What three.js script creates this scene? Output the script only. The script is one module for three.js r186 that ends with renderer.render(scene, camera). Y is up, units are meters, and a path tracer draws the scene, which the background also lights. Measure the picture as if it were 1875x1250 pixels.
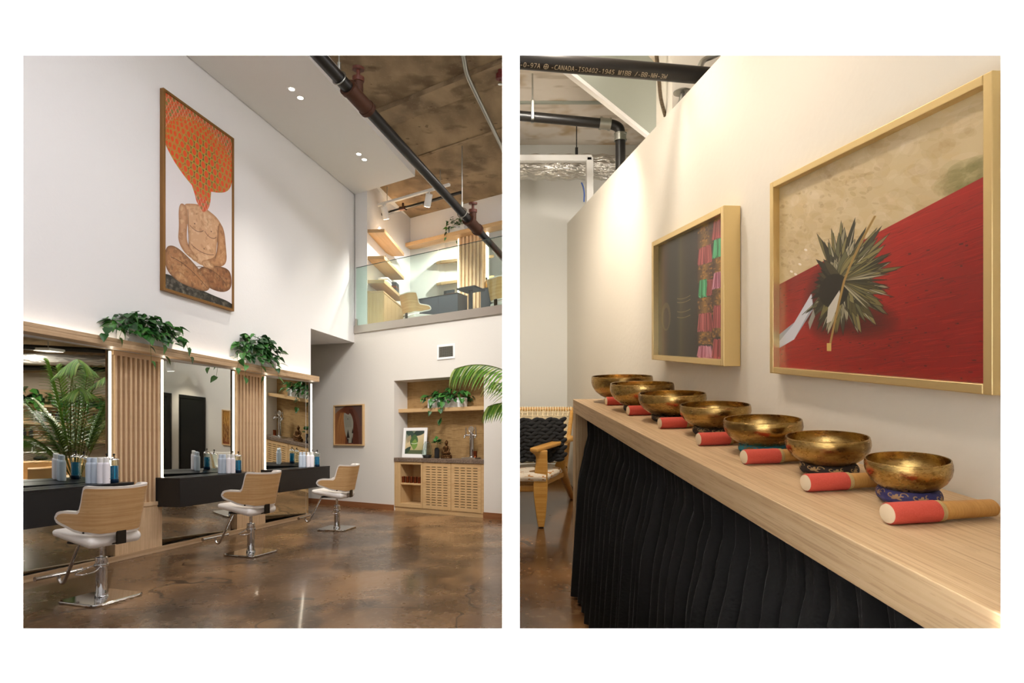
import * as THREE from 'three';
import { RoundedBoxGeometry } from 'three/addons/geometries/RoundedBoxGeometry.js';
import { mergeGeometries, toCreasedNormals } from 'three/addons/utils/BufferGeometryUtils.js';
import { RectAreaLightUniformsLib } from 'three/addons/lights/RectAreaLightUniformsLib.js';
RectAreaLightUniformsLib.init();

// ---------------------------------------------------------------- camera, exposure
const scene = new THREE.Scene();
scene.background = new THREE.Color(0x000000);
const FOCAL = 1050, CX = 937.5, CY = 625, EYE = 1.18;             // focal length in picture pixels, picture centre, eye height
const camera = new THREE.PerspectiveCamera(2 * Math.atan(CY / FOCAL) * 180 / Math.PI, 1.5, 0.03, 60);
camera.position.set(0, EYE, 0);
camera.lookAt(0, EYE, -1);
const renderer = new THREE.WebGLRenderer({ antialias: true });
renderer.toneMapping = THREE.LinearToneMapping;
renderer.toneMappingExposure = 1.0;
renderer.shadowMap.enabled = true;

// ---------------------------------------------------------------- frames of reference
// Two places lie side by side behind a white wall with two openings. The salon's floor falls gently as it runs back (SLOPE);
// its long mirror wall and its end wall meet at an obtuse corner. The bowl room is level.
const V = (x, y, z) => new THREE.Vector3(x, y, z);
const SLOPE = 178 / 1050, SALON_EYE = 1.2, SALON_LEVEL = 803;
const P = (X, h, Z) => V(X, EYE - SALON_EYE + h - SLOPE * Z, -Z);  // salon: plan X, height above its floor, depth Z
const R = (X, h, Z) => V(X, h, -Z);                                // bowl room
const FALL = new THREE.Matrix4().set(1, 0, 0, 0, 0, 1, SLOPE, 0, 0, 0, 1, 0, 0, 0, 0, 1);
const norm2 = ([x, z]) => { const l = Math.hypot(x, z); return [x / l, z / l]; };
function frame(o, ax, n, salon) {
  const basis = new THREE.Matrix4().makeBasis(V(ax[0], 0, -ax[1]), V(0, 1, 0), V(n[0], 0, -n[1]));
  return { o, ax, n, salon, M: salon ? FALL.clone().multiply(basis) : basis };
}
const uM = norm2([252.5 / 1050, 1]), uF = norm2([1717.5 / 1050, -1]), uW = norm2([97.5 / 1050, -1]);
const MW = frame([-4.055, 4.755], uM, [uM[1], -uM[0]], true);      // mirror wall: a runs back, b out into the salon
const CORNER = [-2.76, 10.08];
const FW = frame(CORNER, uF, [uF[1], -uF[0]], true);               // end wall: a runs right, b towards the viewer
const BW = frame([0.835, 0.983], uW, [uW[1], -uW[0]], false);      // wall behind the bowls: a runs towards the viewer, b into the room
const FREE = frame([0, 0], [1, 0], [0, -1], true);
const plan = (f, a, b) => [f.o[0] + a * f.ax[0] + b * f.n[0], f.o[1] + a * f.ax[1] + b * f.n[1]];
const at = (f, a, h, b) => { const [X, Z] = plan(f, a, b); return (f.salon ? P : R)(X, h, Z); };
function on(f, px, py, b = 0) {                                    // where a sight line meets a wall plane
  const d = (px - CX) / FOCAL, Z = (b + f.o[0] * f.n[0] + f.o[1] * f.n[1]) / (d * f.n[0] + f.n[1]), X = Z * d;
  const h = f.salon ? SALON_EYE + (SALON_LEVEL - py) * Z / FOCAL : EYE + (CY - py) * Z / FOCAL;
  return { X, Z, h, a: (X - f.o[0]) * f.ax[0] + (Z - f.o[1]) * f.ax[1] };
}
const onL = (px, py, h = 0) => { const Z = FOCAL * (SALON_EYE - h) / (py - SALON_LEVEL); return { X: (px - CX) * Z / FOCAL, Z }; };
const onR = (px, py, h = 0) => { const Z = FOCAL * (EYE - h) / (py - CY); return { X: (px - CX) * Z / FOCAL, Z }; };
const yaw = (deg, salon = true) => { const m = new THREE.Matrix4().makeRotationY(deg * Math.PI / 180); return salon ? FALL.clone().multiply(m) : m; };

// ---------------------------------------------------------------- random, names
let seedState = 12345;
const rnd = () => { seedState = (seedState + 0x6d2b79f5) | 0; let t = Math.imul(seedState ^ (seedState >>> 15), 1 | seedState); t = (t + Math.imul(t ^ (t >>> 7), 61 | t)) ^ t; return ((t ^ (t >>> 14)) >>> 0) / 4294967296; };
const rr = (a, b) => a + (b - a) * rnd();
const clamp = (x, a, b) => Math.min(b, Math.max(a, x));
const smooth = (a, b, x) => { const t = clamp((x - a) / (b - a), 0, 1); return t * t * (3 - 2 * t); };
const taken = new Map();
const numbered = (n) => { const k = taken.get(n) ?? 0; taken.set(n, k + 1); return k ? n + '_' + String(k).padStart(3, '0') : n; };

// ---------------------------------------------------------------- objects
function shade(m) { m.castShadow = true; m.receiveShadow = true; return m; }
function thing(name, label, category, pos, group) {
  const g = new THREE.Group(); g.name = numbered(name); g.position.copy(pos); scene.add(g);
  g.userData = { label, category }; if (group) g.userData.group = group;
  return g;
}
function part(parent, name, geo, mat, M, label) {
  if (M) { geo = geo.clone(); geo.applyMatrix4(M); }
  const m = shade(new THREE.Mesh(geo, mat)); m.name = name; parent.add(m);
  if (label) m.userData.label = label;
  return m;
}
function single(name, label, category, pos, geo, mat, M, group) {
  if (M) { geo = geo.clone(); geo.applyMatrix4(M); }
  const m = shade(new THREE.Mesh(geo, mat)); m.name = numbered(name); m.position.copy(pos); scene.add(m);
  m.userData = { label, category }; if (group) m.userData.group = group;
  return m;
}
function struct(name, label, category, geo, mat, M, pos) {
  const m = single(name, label, category, pos ?? V(0, 0, 0), geo, mat, M); m.userData.kind = 'structure'; return m;
}
const DECK = new THREE.Matrix4().set(1, 0, 0, 0, 0, 0, 1, 0, 0, -1, 0, 0, 0, 0, 0, 1);   // plan (X, Z, height) to world axes
const SALON_DECK = new THREE.Matrix4().makeTranslation(0, EYE - SALON_EYE, 0).multiply(FALL).multiply(DECK);
function deck(points, h0, h1) {                                    // a horizontal plate over a plan outline
  const s = new THREE.Shape(points.map(([x, z]) => new THREE.Vector2(x, z)));
  const g = new THREE.ExtrudeGeometry(s, { depth: h1 - h0, bevelEnabled: false }); g.translate(0, 0, h0); return g;
}
function wall(f, a0, a1, h0, h1, b0, b1) { const [X, Z] = plan(f, 0, 0); const g = bx(a1 - a0, h1 - h0, b1 - b0, (a0 + a1) / 2, (h0 + h1) / 2, (b0 + b1) / 2); return { g, M: f.M, p: (f.salon ? P : R)(X, 0, Z) }; }

// ---------------------------------------------------------------- geometry helpers
function boxUV(g, grain = 'x') {                                   // uv in metres, u along the grain
  const p = g.attributes.position, n = g.attributes.normal, uv = new Float32Array(p.count * 2), ou = rr(0, 3), ov = rr(0, 3);
  for (let i = 0; i < p.count; i++) {
    const x = p.getX(i), y = p.getY(i), z = p.getZ(i), nx = Math.abs(n.getX(i)), ny = Math.abs(n.getY(i)), nz = Math.abs(n.getZ(i));
    let a, b;
    if (nx >= ny && nx >= nz) [a, b] = grain === 'y' ? [y, z] : [z, y];
    else if (ny >= nz) [a, b] = grain === 'z' ? [z, x] : [x, z];
    else [a, b] = grain === 'y' ? [y, x] : [x, y];
    uv[2 * i] = a + ou; uv[2 * i + 1] = b + ov;
  }
  g.setAttribute('uv', new THREE.BufferAttribute(uv, 2)); return g;
}
function bx(w, h, d, x = 0, y = 0, z = 0, r = 0, grain = 'x', seg = 1) {
  const g = r > 0 ? new RoundedBoxGeometry(w, h, d, seg, Math.min(r, w / 2.01, h / 2.01, d / 2.01)) : new THREE.BoxGeometry(w, h, d).toNonIndexed();
  boxUV(g, grain); g.translate(x, y, z); return g;
}
const span = (x0, x1, y0, y1, z0, z1, r, grain) => bx(x1 - x0, y1 - y0, z1 - z0, (x0 + x1) / 2, (y0 + y1) / 2, (z0 + z1) / 2, r, grain);
function lathe(pts, seg = 32) { return new THREE.LatheGeometry(pts.map(([x, y]) => new THREE.Vector2(x, y)), seg).toNonIndexed(); }
function tube(pts, r, seg = 24, rad = 8, tension = 0.5) {
  const c = new THREE.CatmullRomCurve3(pts.map((p) => (p.isVector3 ? p : V(...p))), false, 'catmullrom', tension);
  return capped(new THREE.TubeGeometry(c, seg, r, rad, false).toNonIndexed(), c, r, rad);
}
function bar(p, q, r, rad = 10) {
  p = p.isVector3 ? p : V(...p); q = q.isVector3 ? q : V(...q);
  const g = new THREE.CylinderGeometry(r, r, p.distanceTo(q), rad).toNonIndexed();
  g.applyQuaternion(new THREE.Quaternion().setFromUnitVectors(V(0, 1, 0), q.clone().sub(p).normalize())); const m = p.clone().add(q).multiplyScalar(0.5); g.translate(m.x, m.y, m.z); return g;
}
function capped(g, c, r, rad) {
  const caps = [0, 1].map((t) => { const s = new THREE.SphereGeometry(r, rad, 4).toNonIndexed(); const p = c.getPoint(t); s.translate(p.x, p.y, p.z); return s; });
  return join([g, ...caps]);
}
function join(list) { return mergeGeometries(list.map((g) => { g = g.index ? g.toNonIndexed() : g; for (const k of Object.keys(g.attributes)) if (!['position', 'normal', 'uv'].includes(k)) g.deleteAttribute(k); return g; })); }
function ball(rx, ry, rz, x, y, z, w = 16, h = 12) { const g = new THREE.SphereGeometry(1, w, h).toNonIndexed(); g.scale(rx, ry, rz); g.translate(x, y, z); return g; }
function cyl(r0, r1, h, x, y, z, seg = 20) { const g = new THREE.CylinderGeometry(r0, r1, h, seg).toNonIndexed(); g.translate(x, y, z); return g; }
function grid(nu, nv, fn, closeU = false) {                        // a sheet fn(u, v) -> Vector3, uv = metres when fn sets them
  const pos = [], uv = [], idx = [];
  for (let i = 0; i <= nu; i++) for (let j = 0; j <= nv; j++) { const p = fn(i / nu, j / nv); pos.push(p.x, p.y, p.z); uv.push(p.u ?? i / nu, p.v ?? j / nv); }
  for (let i = 0; i < nu; i++) for (let j = 0; j < nv; j++) { const a = i * (nv + 1) + j, b = a + nv + 1; idx.push(a, b, a + 1, b, b + 1, a + 1); }
  const g = new THREE.BufferGeometry(); g.setAttribute('position', new THREE.Float32BufferAttribute(pos, 3)); g.setAttribute('uv', new THREE.Float32BufferAttribute(uv, 2)); g.setIndex(idx); g.computeVertexNormals(); return g;
}
function plateUV(w, h) {                                           // a flat print, uv 0..1, facing +z
  return new THREE.PlaneGeometry(w, h);
}

// ---------------------------------------------------------------- textures
const hash = (i, j, s) => { let t = Math.imul(i, 374761393) + Math.imul(j, 668265263) + Math.imul(s, 1274126177); t = Math.imul(t ^ (t >>> 13), 1274126177); return ((t ^ (t >>> 16)) >>> 0) / 4294967296; };
function vnoise(x, y, px, py, s) {
  const i = Math.floor(x), j = Math.floor(y), fx = x - i, fy = y - j, u = fx * fx * (3 - 2 * fx), v = fy * fy * (3 - 2 * fy);
  const w = (a, n) => ((a % n) + n) % n, h = (a, b) => hash(w(a, px), w(b, py), s);
  return (h(i, j) * (1 - u) + h(i + 1, j) * u) * (1 - v) + (h(i, j + 1) * (1 - u) + h(i + 1, j + 1) * u) * v;
}
function fbm(u, v, fx, fy, oct, s) { let a = 0, w = 0.5, t = 0; for (let o = 0; o < oct; o++) { a += w * vnoise(u * fx, v * fy, fx, fy, s + o); t += w; w *= 0.5; fx *= 2; fy *= 2; } return a / t; }
const mix = (a, b, t) => a.map((x, i) => x + (b[i] - x) * t);
function tex(w, h, fn, rx = 1, ry = 1, srgb = true) {              // fn(u, v) -> [r, g, b] in 0..255
  const d = new Uint8Array(w * h * 4);
  for (let j = 0; j < h; j++) for (let i = 0; i < w; i++) { const c = fn(i / w, j / h), o = (j * w + i) * 4; d[o] = clamp(c[0], 0, 255); d[o + 1] = clamp(c[1], 0, 255); d[o + 2] = clamp(c[2], 0, 255); d[o + 3] = 255; }
  const t = new THREE.DataTexture(d, w, h); t.wrapS = t.wrapT = THREE.RepeatWrapping; t.magFilter = THREE.LinearFilter; t.minFilter = THREE.LinearMipmapLinearFilter; t.generateMipmaps = true; t.repeat.set(rx, ry);
  if (srgb) t.colorSpace = THREE.SRGBColorSpace; t.needsUpdate = true; return t;
}
const gray = (w, h, fn, rx, ry) => tex(w, h, (u, v) => { const g = fn(u, v) * 255; return [g, g, g]; }, rx, ry, false);
function woodTex(c0, c1, c2, s, rx = 0.8, ry = 3) {
  return tex(512, 512, (u, v) => {
    const warp = fbm(u, v, 2, 3, 2, s + 9) * 0.06, g = fbm(u, v + warp, 2, 26, 3, s), f = fbm(u, v, 6, 120, 2, s + 5), p = fbm(u, v, 20, 200, 1, s + 7);
    let c = mix(c0, c1, smooth(0.25, 0.75, g)); c = mix(c, c2, smooth(0.55, 0.85, f) * 0.55); return mix(c, c2, p > 0.78 ? 0.35 : 0);
  }, rx, ry);
}
function canvas(w, h, draw) {
  const c = document.createElement('canvas'); c.width = w; c.height = h; const x = c.getContext('2d'); draw(x, w, h);
  const t = new THREE.CanvasTexture(c); t.colorSpace = THREE.SRGBColorSpace; t.magFilter = THREE.LinearFilter; return t;
}
const std = (o) => new THREE.MeshStandardMaterial(o), phys = (o) => new THREE.MeshPhysicalMaterial(o);

const T = {};
T.oak = woodTex([202, 172, 136], [186, 154, 116], [158, 124, 90], 11);
T.slat = woodTex([226, 194, 154], [212, 178, 136], [190, 154, 112], 21);
T.veneer = woodTex([210, 172, 122], [198, 156, 104], [176, 132, 82], 31, 1.2, 4);
T.table = woodTex([198, 170, 132], [184, 154, 115], [152, 122, 88], 41, 1.1, 3.4);
T.pale = woodTex([206, 172, 124], [194, 158, 110], [172, 134, 88], 51, 1, 4);
T.yellow = woodTex([206, 160, 84], [190, 140, 66], [160, 108, 44], 61, 1.5, 4);
T.floor = tex(1024, 1024, (u, v) => {
  const a = fbm(u, v, 3, 3, 5, 71), b = fbm(u, v, 9, 9, 4, 72), s = fbm(u, v, 150, 150, 2, 73), c = fbm(u, v, 5, 4, 4, 75);
  let k = mix([88, 64, 43], [144, 110, 75], smooth(0.36, 0.66, a * 0.55 + b * 0.45)); k = mix(k, [56, 41, 29], smooth(0.54, 0.68, c) * 0.65); k = mix(k, [152, 120, 84], smooth(0.6, 0.74, fbm(u, v, 7, 8, 5, 76)) * 0.55); k = mix(k, [146, 120, 90], smooth(0.62, 0.85, s) * 0.5);
  const crack = Math.abs(fbm(u, v, 4, 4, 4, 77) - 0.5); return mix(k, [44, 33, 25], crack < 0.006 ? 0.6 : 0);
}, 0.27, 0.27);
T.floorRough = gray(512, 512, (u, v) => 0.10 + 0.16 * fbm(u, v, 6, 6, 4, 79) + 0.06 * fbm(u, v, 80, 80, 2, 80), 0.27, 0.27);
T.concrete = tex(1024, 1024, (u, v) => {
  const a = fbm(u, v, 3, 4, 5, 81), b = fbm(u, v, 14, 5, 4, 82), s = fbm(u, v, 90, 90, 2, 83), h = fbm(u, v, 22, 30, 2, 84), d = fbm(u, v, 7, 12, 4, 85);
  let k = mix([124, 104, 79], [166, 143, 110], smooth(0.25, 0.75, a * 0.5 + b * 0.5)); k = mix(k, [88, 70, 50], smooth(0.6, 0.8, fbm(u, v, 4, 5, 4, 86)) * 0.6);
  k = mix(k, [70, 54, 38], h > 0.86 ? 0.5 : 0); k = mix(k, [92, 74, 54], smooth(0.62, 0.8, d) * 0.5); return mix(k, [160, 140, 110], s > 0.72 ? 0.25 : 0);
}, 0.4, 0.4);
T.concretePale = tex(512, 512, (u, v) => {
  const a = fbm(u, v, 3, 4, 5, 91), h = fbm(u, v, 6, 18, 3, 92), s = fbm(u, v, 5, 4, 4, 94);
  let k = mix([214, 204, 190], [232, 224, 212], a); k = mix(k, [170, 140, 96], smooth(0.6, 0.78, s) * 0.7); return mix(k, [182, 168, 148], smooth(0.62, 0.78, h) * 0.6);
}, 0.7, 0.7);
T.grass = tex(512, 512, (u, v) => {
  const l = fbm(u, v, 8, 150, 2, 101), b = fbm(u, v, 4, 6, 3, 102), y = fbm(u, v, 70, 20, 2, 103);
  return mix(mix([146, 114, 70], [178, 144, 94], b * 0.6 + y * 0.4), [116, 86, 50], smooth(0.5, 0.78, l) * 0.6);
}, 1.2, 1.2);
T.granite = tex(256, 256, (u, v) => mix(mix([110, 92, 76], [150, 130, 112], fbm(u, v, 10, 10, 3, 111)), [58, 46, 40], fbm(u, v, 60, 60, 2, 112) > 0.58 ? 0.7 : 0), 2, 2);
T.brass = tex(1024, 512, (u, v) => {
  const a = fbm(u, v, 7, 3, 5, 121), b = fbm(u, v, 10, 6, 4, 122), r = fbm(u, v, 6, 4, 3, 123), l = fbm(u, v, 5, 40, 3, 124), g = fbm(u, v, 120, 120, 2, 125);
  let k = mix([160, 131, 76], [196, 166, 108], a); k = mix(k, [104, 80, 44], smooth(0.5, 0.72, b) * 0.7); k = mix(k, [176, 100, 80], smooth(0.66, 0.8, r) * 0.4); k = mix(k, [104, 76, 38], smooth(0.6, 0.8, l) * 0.3); return mix(k, [92, 66, 34], g > 0.68 ? 0.3 : 0);
});
T.brassRough = gray(512, 256, (u, v) => 0.13 + 0.22 * fbm(u, v, 9, 6, 4, 131) + 0.06 * fbm(u, v, 90, 90, 1, 132));
T.suede = tex(256, 256, (u, v) => mix([178, 62, 46], [196, 80, 62], fbm(u, v, 40, 40, 3, 141)), 4, 4);
T.leafy = tex(128, 128, (u, v) => { const m = Math.abs(u - 0.5) < 0.02 ? 1 : 0; return mix(mix([54, 104, 40], [76, 134, 52], fbm(u, v, 6, 6, 3, 151)), [130, 170, 90], m * 0.5); });
T.foil = gray(256, 256, (u, v) => fbm(u, v, 14, 14, 4, 161), 2, 2);
T.velvetBump = gray(256, 256, (u, v) => fbm(u, v, 100, 60, 2, 171), 3, 3);
T.cowhide = tex(256, 256, (u, v) => mix([232, 222, 204], [186, 130, 66], smooth(0.57, 0.6, fbm(u, v, 5, 5, 3, 181))), 2.2, 2.2);
T.plasterBump = gray(256, 256, (u, v) => fbm(u, v, 40, 40, 3, 191), 1.5, 1.5);
function brocade(ground, figure) {
  return canvas(512, 256, (x, w, h) => {
    x.fillStyle = ground; x.fillRect(0, 0, w, h); x.strokeStyle = figure; x.fillStyle = figure; x.lineWidth = 7;
    for (let i = 0; i < 8; i++) for (let j = 0; j < 3; j++) {
      const cx = i * 64 + 32 + (j % 2) * 32, cy = j * 90 + 30, s = (i + j) % 2 ? 1 : -1;
      x.beginPath(); for (let t = 0; t < 14; t++) { const an = t * 0.42 * s, r = 26 - t * 1.8; x.lineTo(cx + Math.cos(an) * r, cy + Math.sin(an) * r); } x.stroke();
      for (let k = 0; k < 3; k++) { x.save(); x.translate(cx + 30 * s, cy + 22); x.rotate(k * 0.8 - 0.8 + s); x.beginPath(); x.ellipse(0, -14, 6, 17, 0, 0, 7); x.fill(); x.restore(); }
    }
  });
}
const M = {
  paper: std({ color: 0xf6f6f6, roughness: 0.9 }),
  white: std({ color: 0xe9e7e4, roughness: 0.85, bumpMap: T.plasterBump, bumpScale: 0.0006 }),
  cream: std({ color: 0xd9d3c8, roughness: 0.85, bumpMap: T.plasterBump, bumpScale: 0.0006 }),
  ceilWhite: std({ color: 0xe2e0db, roughness: 0.9 }),
  bowlWall: std({ color: 0xe2dccf, roughness: 0.8, bumpMap: T.plasterBump, bumpScale: 0.0005 }),
  grayWall: std({ color: 0x9da296, roughness: 0.85 }),
  floor: phys({ map: T.floor, roughnessMap: T.floorRough, roughness: 1.3, clearcoat: 0.26, clearcoatRoughness: 0.08, specularIntensity: 0.7 }),
  concrete: std({ map: T.concrete, roughness: 0.95, bumpMap: T.concrete, bumpScale: 0.006 }),
  concretePale: std({ map: T.concretePale, roughness: 0.95, bumpMap: T.concretePale, bumpScale: 0.004 }),
  oak: std({ map: T.oak, roughness: 0.5 }), slat: std({ map: T.slat, roughness: 0.5 }),
  veneer: std({ map: T.veneer, roughness: 0.38 }), table: std({ map: T.table, roughness: 0.5 }), pale: std({ map: T.pale, roughness: 0.5 }), yellow: std({ map: T.yellow, roughness: 0.4 }),
  trimWood: std({ map: T.oak, color: 0xb9927a, roughness: 0.45 }),
  mirror: std({ color: 0xdfe2de, metalness: 1, roughness: 0.012 }),
  black: std({ color: 0x17181a, roughness: 0.42 }), blackTop: std({ color: 0x1b1c1e, roughness: 0.3 }), blackDoor: std({ color: 0x0b0b0b, roughness: 0.45 }), slate: std({ color: 0x2e3238, roughness: 0.5 }),
  blackPipe: std({ color: 0x141210, roughness: 0.38 }), rust: std({ color: 0x4a2c1c, roughness: 0.6, metalness: 0.4 }), redValve: std({ color: 0x5e2c1c, roughness: 0.55 }), steel: std({ color: 0xa7a79f, metalness: 1, roughness: 0.32 }),
  chrome: std({ color: 0xd6d6d6, metalness: 1, roughness: 0.07 }), brushed: std({ color: 0xc3bcb2, metalness: 1, roughness: 0.34 }), darkSteel: std({ color: 0x3b3833, metalness: 0.9, roughness: 0.35 }),
  leather: std({ color: 0xe6e0d8, roughness: 0.45 }), plastic: std({ color: 0xe8e6e2, roughness: 0.35 }), dark: std({ color: 0x0e0d0c, roughness: 0.8 }), whitePaint: std({ color: 0xe4e3df, roughness: 0.5 }),
  bronzeFrame: std({ color: 0x8c6434, metalness: 0.55, roughness: 0.42 }), goldFrame: std({ color: 0xe3cb94, metalness: 0.92, roughness: 0.3 }),
  glass: phys({ color: 0xf2faf7, transmission: 1, thickness: 0, roughness: 0.01, ior: 1.5 }), glassEdge: std({ color: 0x3d4f49, roughness: 0.2 }),
  brass: std({ map: T.brass, roughnessMap: T.brassRough, roughness: 1, metalness: 1 }),
  suede: std({ map: T.suede, roughness: 0.9 }), cord: std({ color: 0xb79a62, roughness: 0.9 }), stick: std({ map: T.pale, color: 0xe6cd98, roughness: 0.55 }), endGrain: std({ color: 0xd8c4a4, roughness: 0.9 }),
  velvet: phys({ color: 0x0a0a0a, roughness: 0.85, sheen: 0.8, sheenColor: new THREE.Color(0.34, 0.34, 0.33), sheenRoughness: 0.4, bumpMap: T.velvetBump, bumpScale: 0.0008 }),
  ledGlow: std({ color: 0xffffff, emissive: 0xfff2d8, emissiveIntensity: 4 }), lampGlow: std({ color: 0xffffff, emissive: 0xfff4e2, emissiveIntensity: 8 }),
  foil: std({ color: 0xd4d2cc, metalness: 0.9, roughness: 0.3, bumpMap: T.foil, bumpScale: 0.03 }),
  grass: std({ map: T.grass, roughness: 0.9 }), granite: std({ map: T.granite, roughness: 0.35 }), copper: std({ color: 0x8a4a2c, metalness: 0.9, roughness: 0.3 }), bronze: std({ color: 0x5a3c1e, metalness: 0.75, roughness: 0.4 }),
  rope: std({ color: 0xe3d3b0, roughness: 0.9 }), knit: std({ color: 0x1f2022, roughness: 0.95 }), cowhide: std({ map: T.cowhide, roughness: 0.9 }), tan: std({ color: 0xc79f6a, roughness: 0.5 }), tanPad: std({ color: 0xd9c8a8, roughness: 0.6 }),
  soil: std({ color: 0x2a2018, roughness: 1 }), trunk: std({ color: 0x6a6f38, roughness: 0.8 }),
  blueJar: phys({ color: 0x0e6f9c, roughness: 0.08, transmission: 0.35, thickness: 0.03 }), amber: phys({ color: 0xb07818, roughness: 0.1, transmission: 0.4, thickness: 0.02 }),
  paleBlue: std({ color: 0xbfcad6, roughness: 0.35 }), lilac: std({ color: 0xdcd4da, roughness: 0.35 }),
};
const LEAF = [[0x2a5e22], [0x37702a], [0x224e1e], [0x447c30], [0x1b421b]].map(([c]) => phys({ color: c, roughness: 0.42, transmission: 0.12, thickness: 0 }));
const PALM = [0x6a9a34, 0x86b040, 0x557f2c, 0xa8bc60].map((c) => phys({ color: c, roughness: 0.5, transmission: 0.25, thickness: 0 }));

// ---------------------------------------------------------------- lights
function area(color, power, w, h, pos, target) {
  const l = new THREE.RectAreaLight(color, power, w, h); l.position.copy(pos); l.lookAt(target); scene.add(l); return l;
}
function spot(color, power, pos, target, angle, soft = 0.6, radius = 2) {
  const l = new THREE.SpotLight(color, power, 0, angle, soft, 2); l.position.copy(pos); l.target.position.copy(target); scene.add(l, l.target); l.castShadow = true; l.shadow.radius = radius; l.shadow.mapSize.set(1024, 1024); return l;
}

// ---------------------------------------------------------------- the white wall with two openings, and the lobby the viewer stands in
{
  const zf = 0.55, zb = 0.58, X0 = -5.4, X1 = 3.1, Y0 = -2.2, Y1 = 6.2;
  const px = (x, z) => (x - CX) * z / FOCAL, py = (y, z) => EYE + (CY - y) * z / FOCAL;
  const holes = [[42, 920, 101, 1150.5], [951.5, 1832.5, 101, 1150.5]];
  const front = new THREE.Shape([[X0, Y0], [X1, Y0], [X1, Y1], [X0, Y1]].map((p) => new THREE.Vector2(...p)));
  const back = front.clone(), sides = [];
  holes.forEach(([l, r, t, b], i) => {
    const f = [[px(l, zf), py(b, zf)], [px(r, zf), py(b, zf)], [px(r, zf), py(t, zf)], [px(l, zf), py(t, zf)]];
    const m = 0.012, k = [[i ? 0.0045 : px(l, zb) - m, py(b, zb) - m], [i ? px(r, zb) + m : -0.0045, py(b, zb) - m], [i ? px(r, zb) + m : -0.0045, py(t, zb) + m], [i ? 0.0045 : px(l, zb) - m, py(t, zb) + m]];
    front.holes.push(new THREE.Path(f.map((p) => new THREE.Vector2(...p)))); back.holes.push(new THREE.Path(k.map((p) => new THREE.Vector2(...p))));
    for (let j = 0; j < 4; j++) { const n = (j + 1) % 4; sides.push([f[j], f[n], k[n], k[j]]); }
  });
  const gf = new THREE.ShapeGeometry(front).toNonIndexed(); gf.translate(0, 0, -zf);
  const gb = new THREE.ShapeGeometry(back); gb.translate(0, 0, -zb); const bi = gb.index.array; for (let i = 0; i < bi.length; i += 3) { const t = bi[i]; bi[i] = bi[i + 1]; bi[i + 1] = t; } const gb2 = gb.toNonIndexed(); gb2.computeVertexNormals();
  const pos = [], uv = [];
  for (const [a, b, c, d] of sides) { const q = [[...a, -zf], [...b, -zf], [...c, -zb], [...d, -zb]]; for (const i of [0, 1, 2, 0, 2, 3]) { pos.push(...q[i]); uv.push(q[i][0], q[i][1]); } }
  const gs = new THREE.BufferGeometry(); gs.setAttribute('position', new THREE.Float32BufferAttribute(pos, 3)); gs.setAttribute('uv', new THREE.Float32BufferAttribute(uv, 2)); gs.computeVertexNormals();
  struct('wall_front', 'plain white wall with two tall openings showing the salon and the bowl room', 'wall', join([gf, gb2, gs]), M.paper);
  struct('wall_partition', 'thin upright wall dividing the salon from the bowl room', 'wall', span(-0.0042, 0.0042, -2, 5.6, -5.05, -0.578), M.white);
  struct('floor_lobby', 'pale floor in front of the white wall', 'floor', span(X0, X1, -0.1, 0, -0.549, 3), M.paper);
  struct('ceiling_lobby', 'pale ceiling in front of the white wall', 'ceiling', span(X0, X1, 2.9, 3, -0.549, 3), M.paper);
  struct('wall_lobby_back', 'pale wall behind the viewer', 'wall', span(X0, X1, 0, 2.9, 3, 3.1), M.paper);
  struct('wall_lobby_left', 'pale side wall of the lobby beside the salon', 'wall', span(X0 - 0.1, X0, 0, 2.9, -0.549, 3), M.paper);
  struct('wall_lobby_right', 'pale side wall of the lobby beside the bowl room', 'wall', span(X1, X1 + 0.1, 0, 2.9, -0.549, 3), M.paper);
  for (const s of [1, -1]) {                                       // added unseen light bars above and below the openings, to whiten the wall
    const y = EYE + s * 0.75, g = thing('added_wall_washer', s > 0 ? 'added slim aluminium light bar above the openings in the white wall' : 'added slim aluminium light bar below the openings in the white wall', 'light', V(0, y, -0.515), 'added light bars on the white wall');
    part(g, 'housing', span(-1, 1, -0.002 + s * 0.012, 0.002 + s * 0.012, -0.03, 0.02), M.steel); part(g, 'glow_strip', span(-0.99, 0.99, s * 0.008 - 0.001, s * 0.008 + 0.001, -0.025, 0.01), std({ color: 0xffffff, emissive: 0xffffff, emissiveIntensity: 2 }));
    area(0xffffff, 1700, 1.96, 0.03, V(0, y + s * 0.005, -0.523), V(0, EYE, -0.535));
  }
}

// ---------------------------------------------------------------- the salon: floor, walls, ceilings
const A569 = on(MW, 569, 800).a, AC = on(MW, 650, 800).a;
const H_SHELF = on(MW, 42, 594, 0.15).h, H_SOFFIT = SALON_EYE + (803 - 627) * CORNER[1] / FOCAL, H_CEIL = 5.49, H_SLAB = 5.78;
const H_MEZZ = SALON_EYE + (803 - 597) * CORNER[1] / FOCAL, H_FASCIA = SALON_EYE + (803 - 611) * CORNER[1] / FOCAL;
const H_LOFT = H_MEZZ - 0.28, aStep = (0.03 - CORNER[0]) / FW.ax[0], aVis = on(FW, 968, 500).a, aEnd = (1.3 - CORNER[0]) / FW.ax[0];
function lw(name, label, f, a0, a1, h0, h1, b0, b1, mat) { const w = wall(f, a0, a1, h0, h1, b0, b1); return struct(name, label, name.startsWith('baseboard') || name.startsWith('trim') ? 'baseboard' : 'wall', w.g, mat, w.M, w.p); }
struct('floor', 'polished brown mottled concrete floor of the salon', 'floor', deck([[-5.3, 0.56], [0, 0.56], [0, 5.05], [0.02, 5.05], [0.02, 8.75], [-6, 12.4], [-6, 8.5]], -0.1, 0), M.floor, SALON_DECK);
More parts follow.
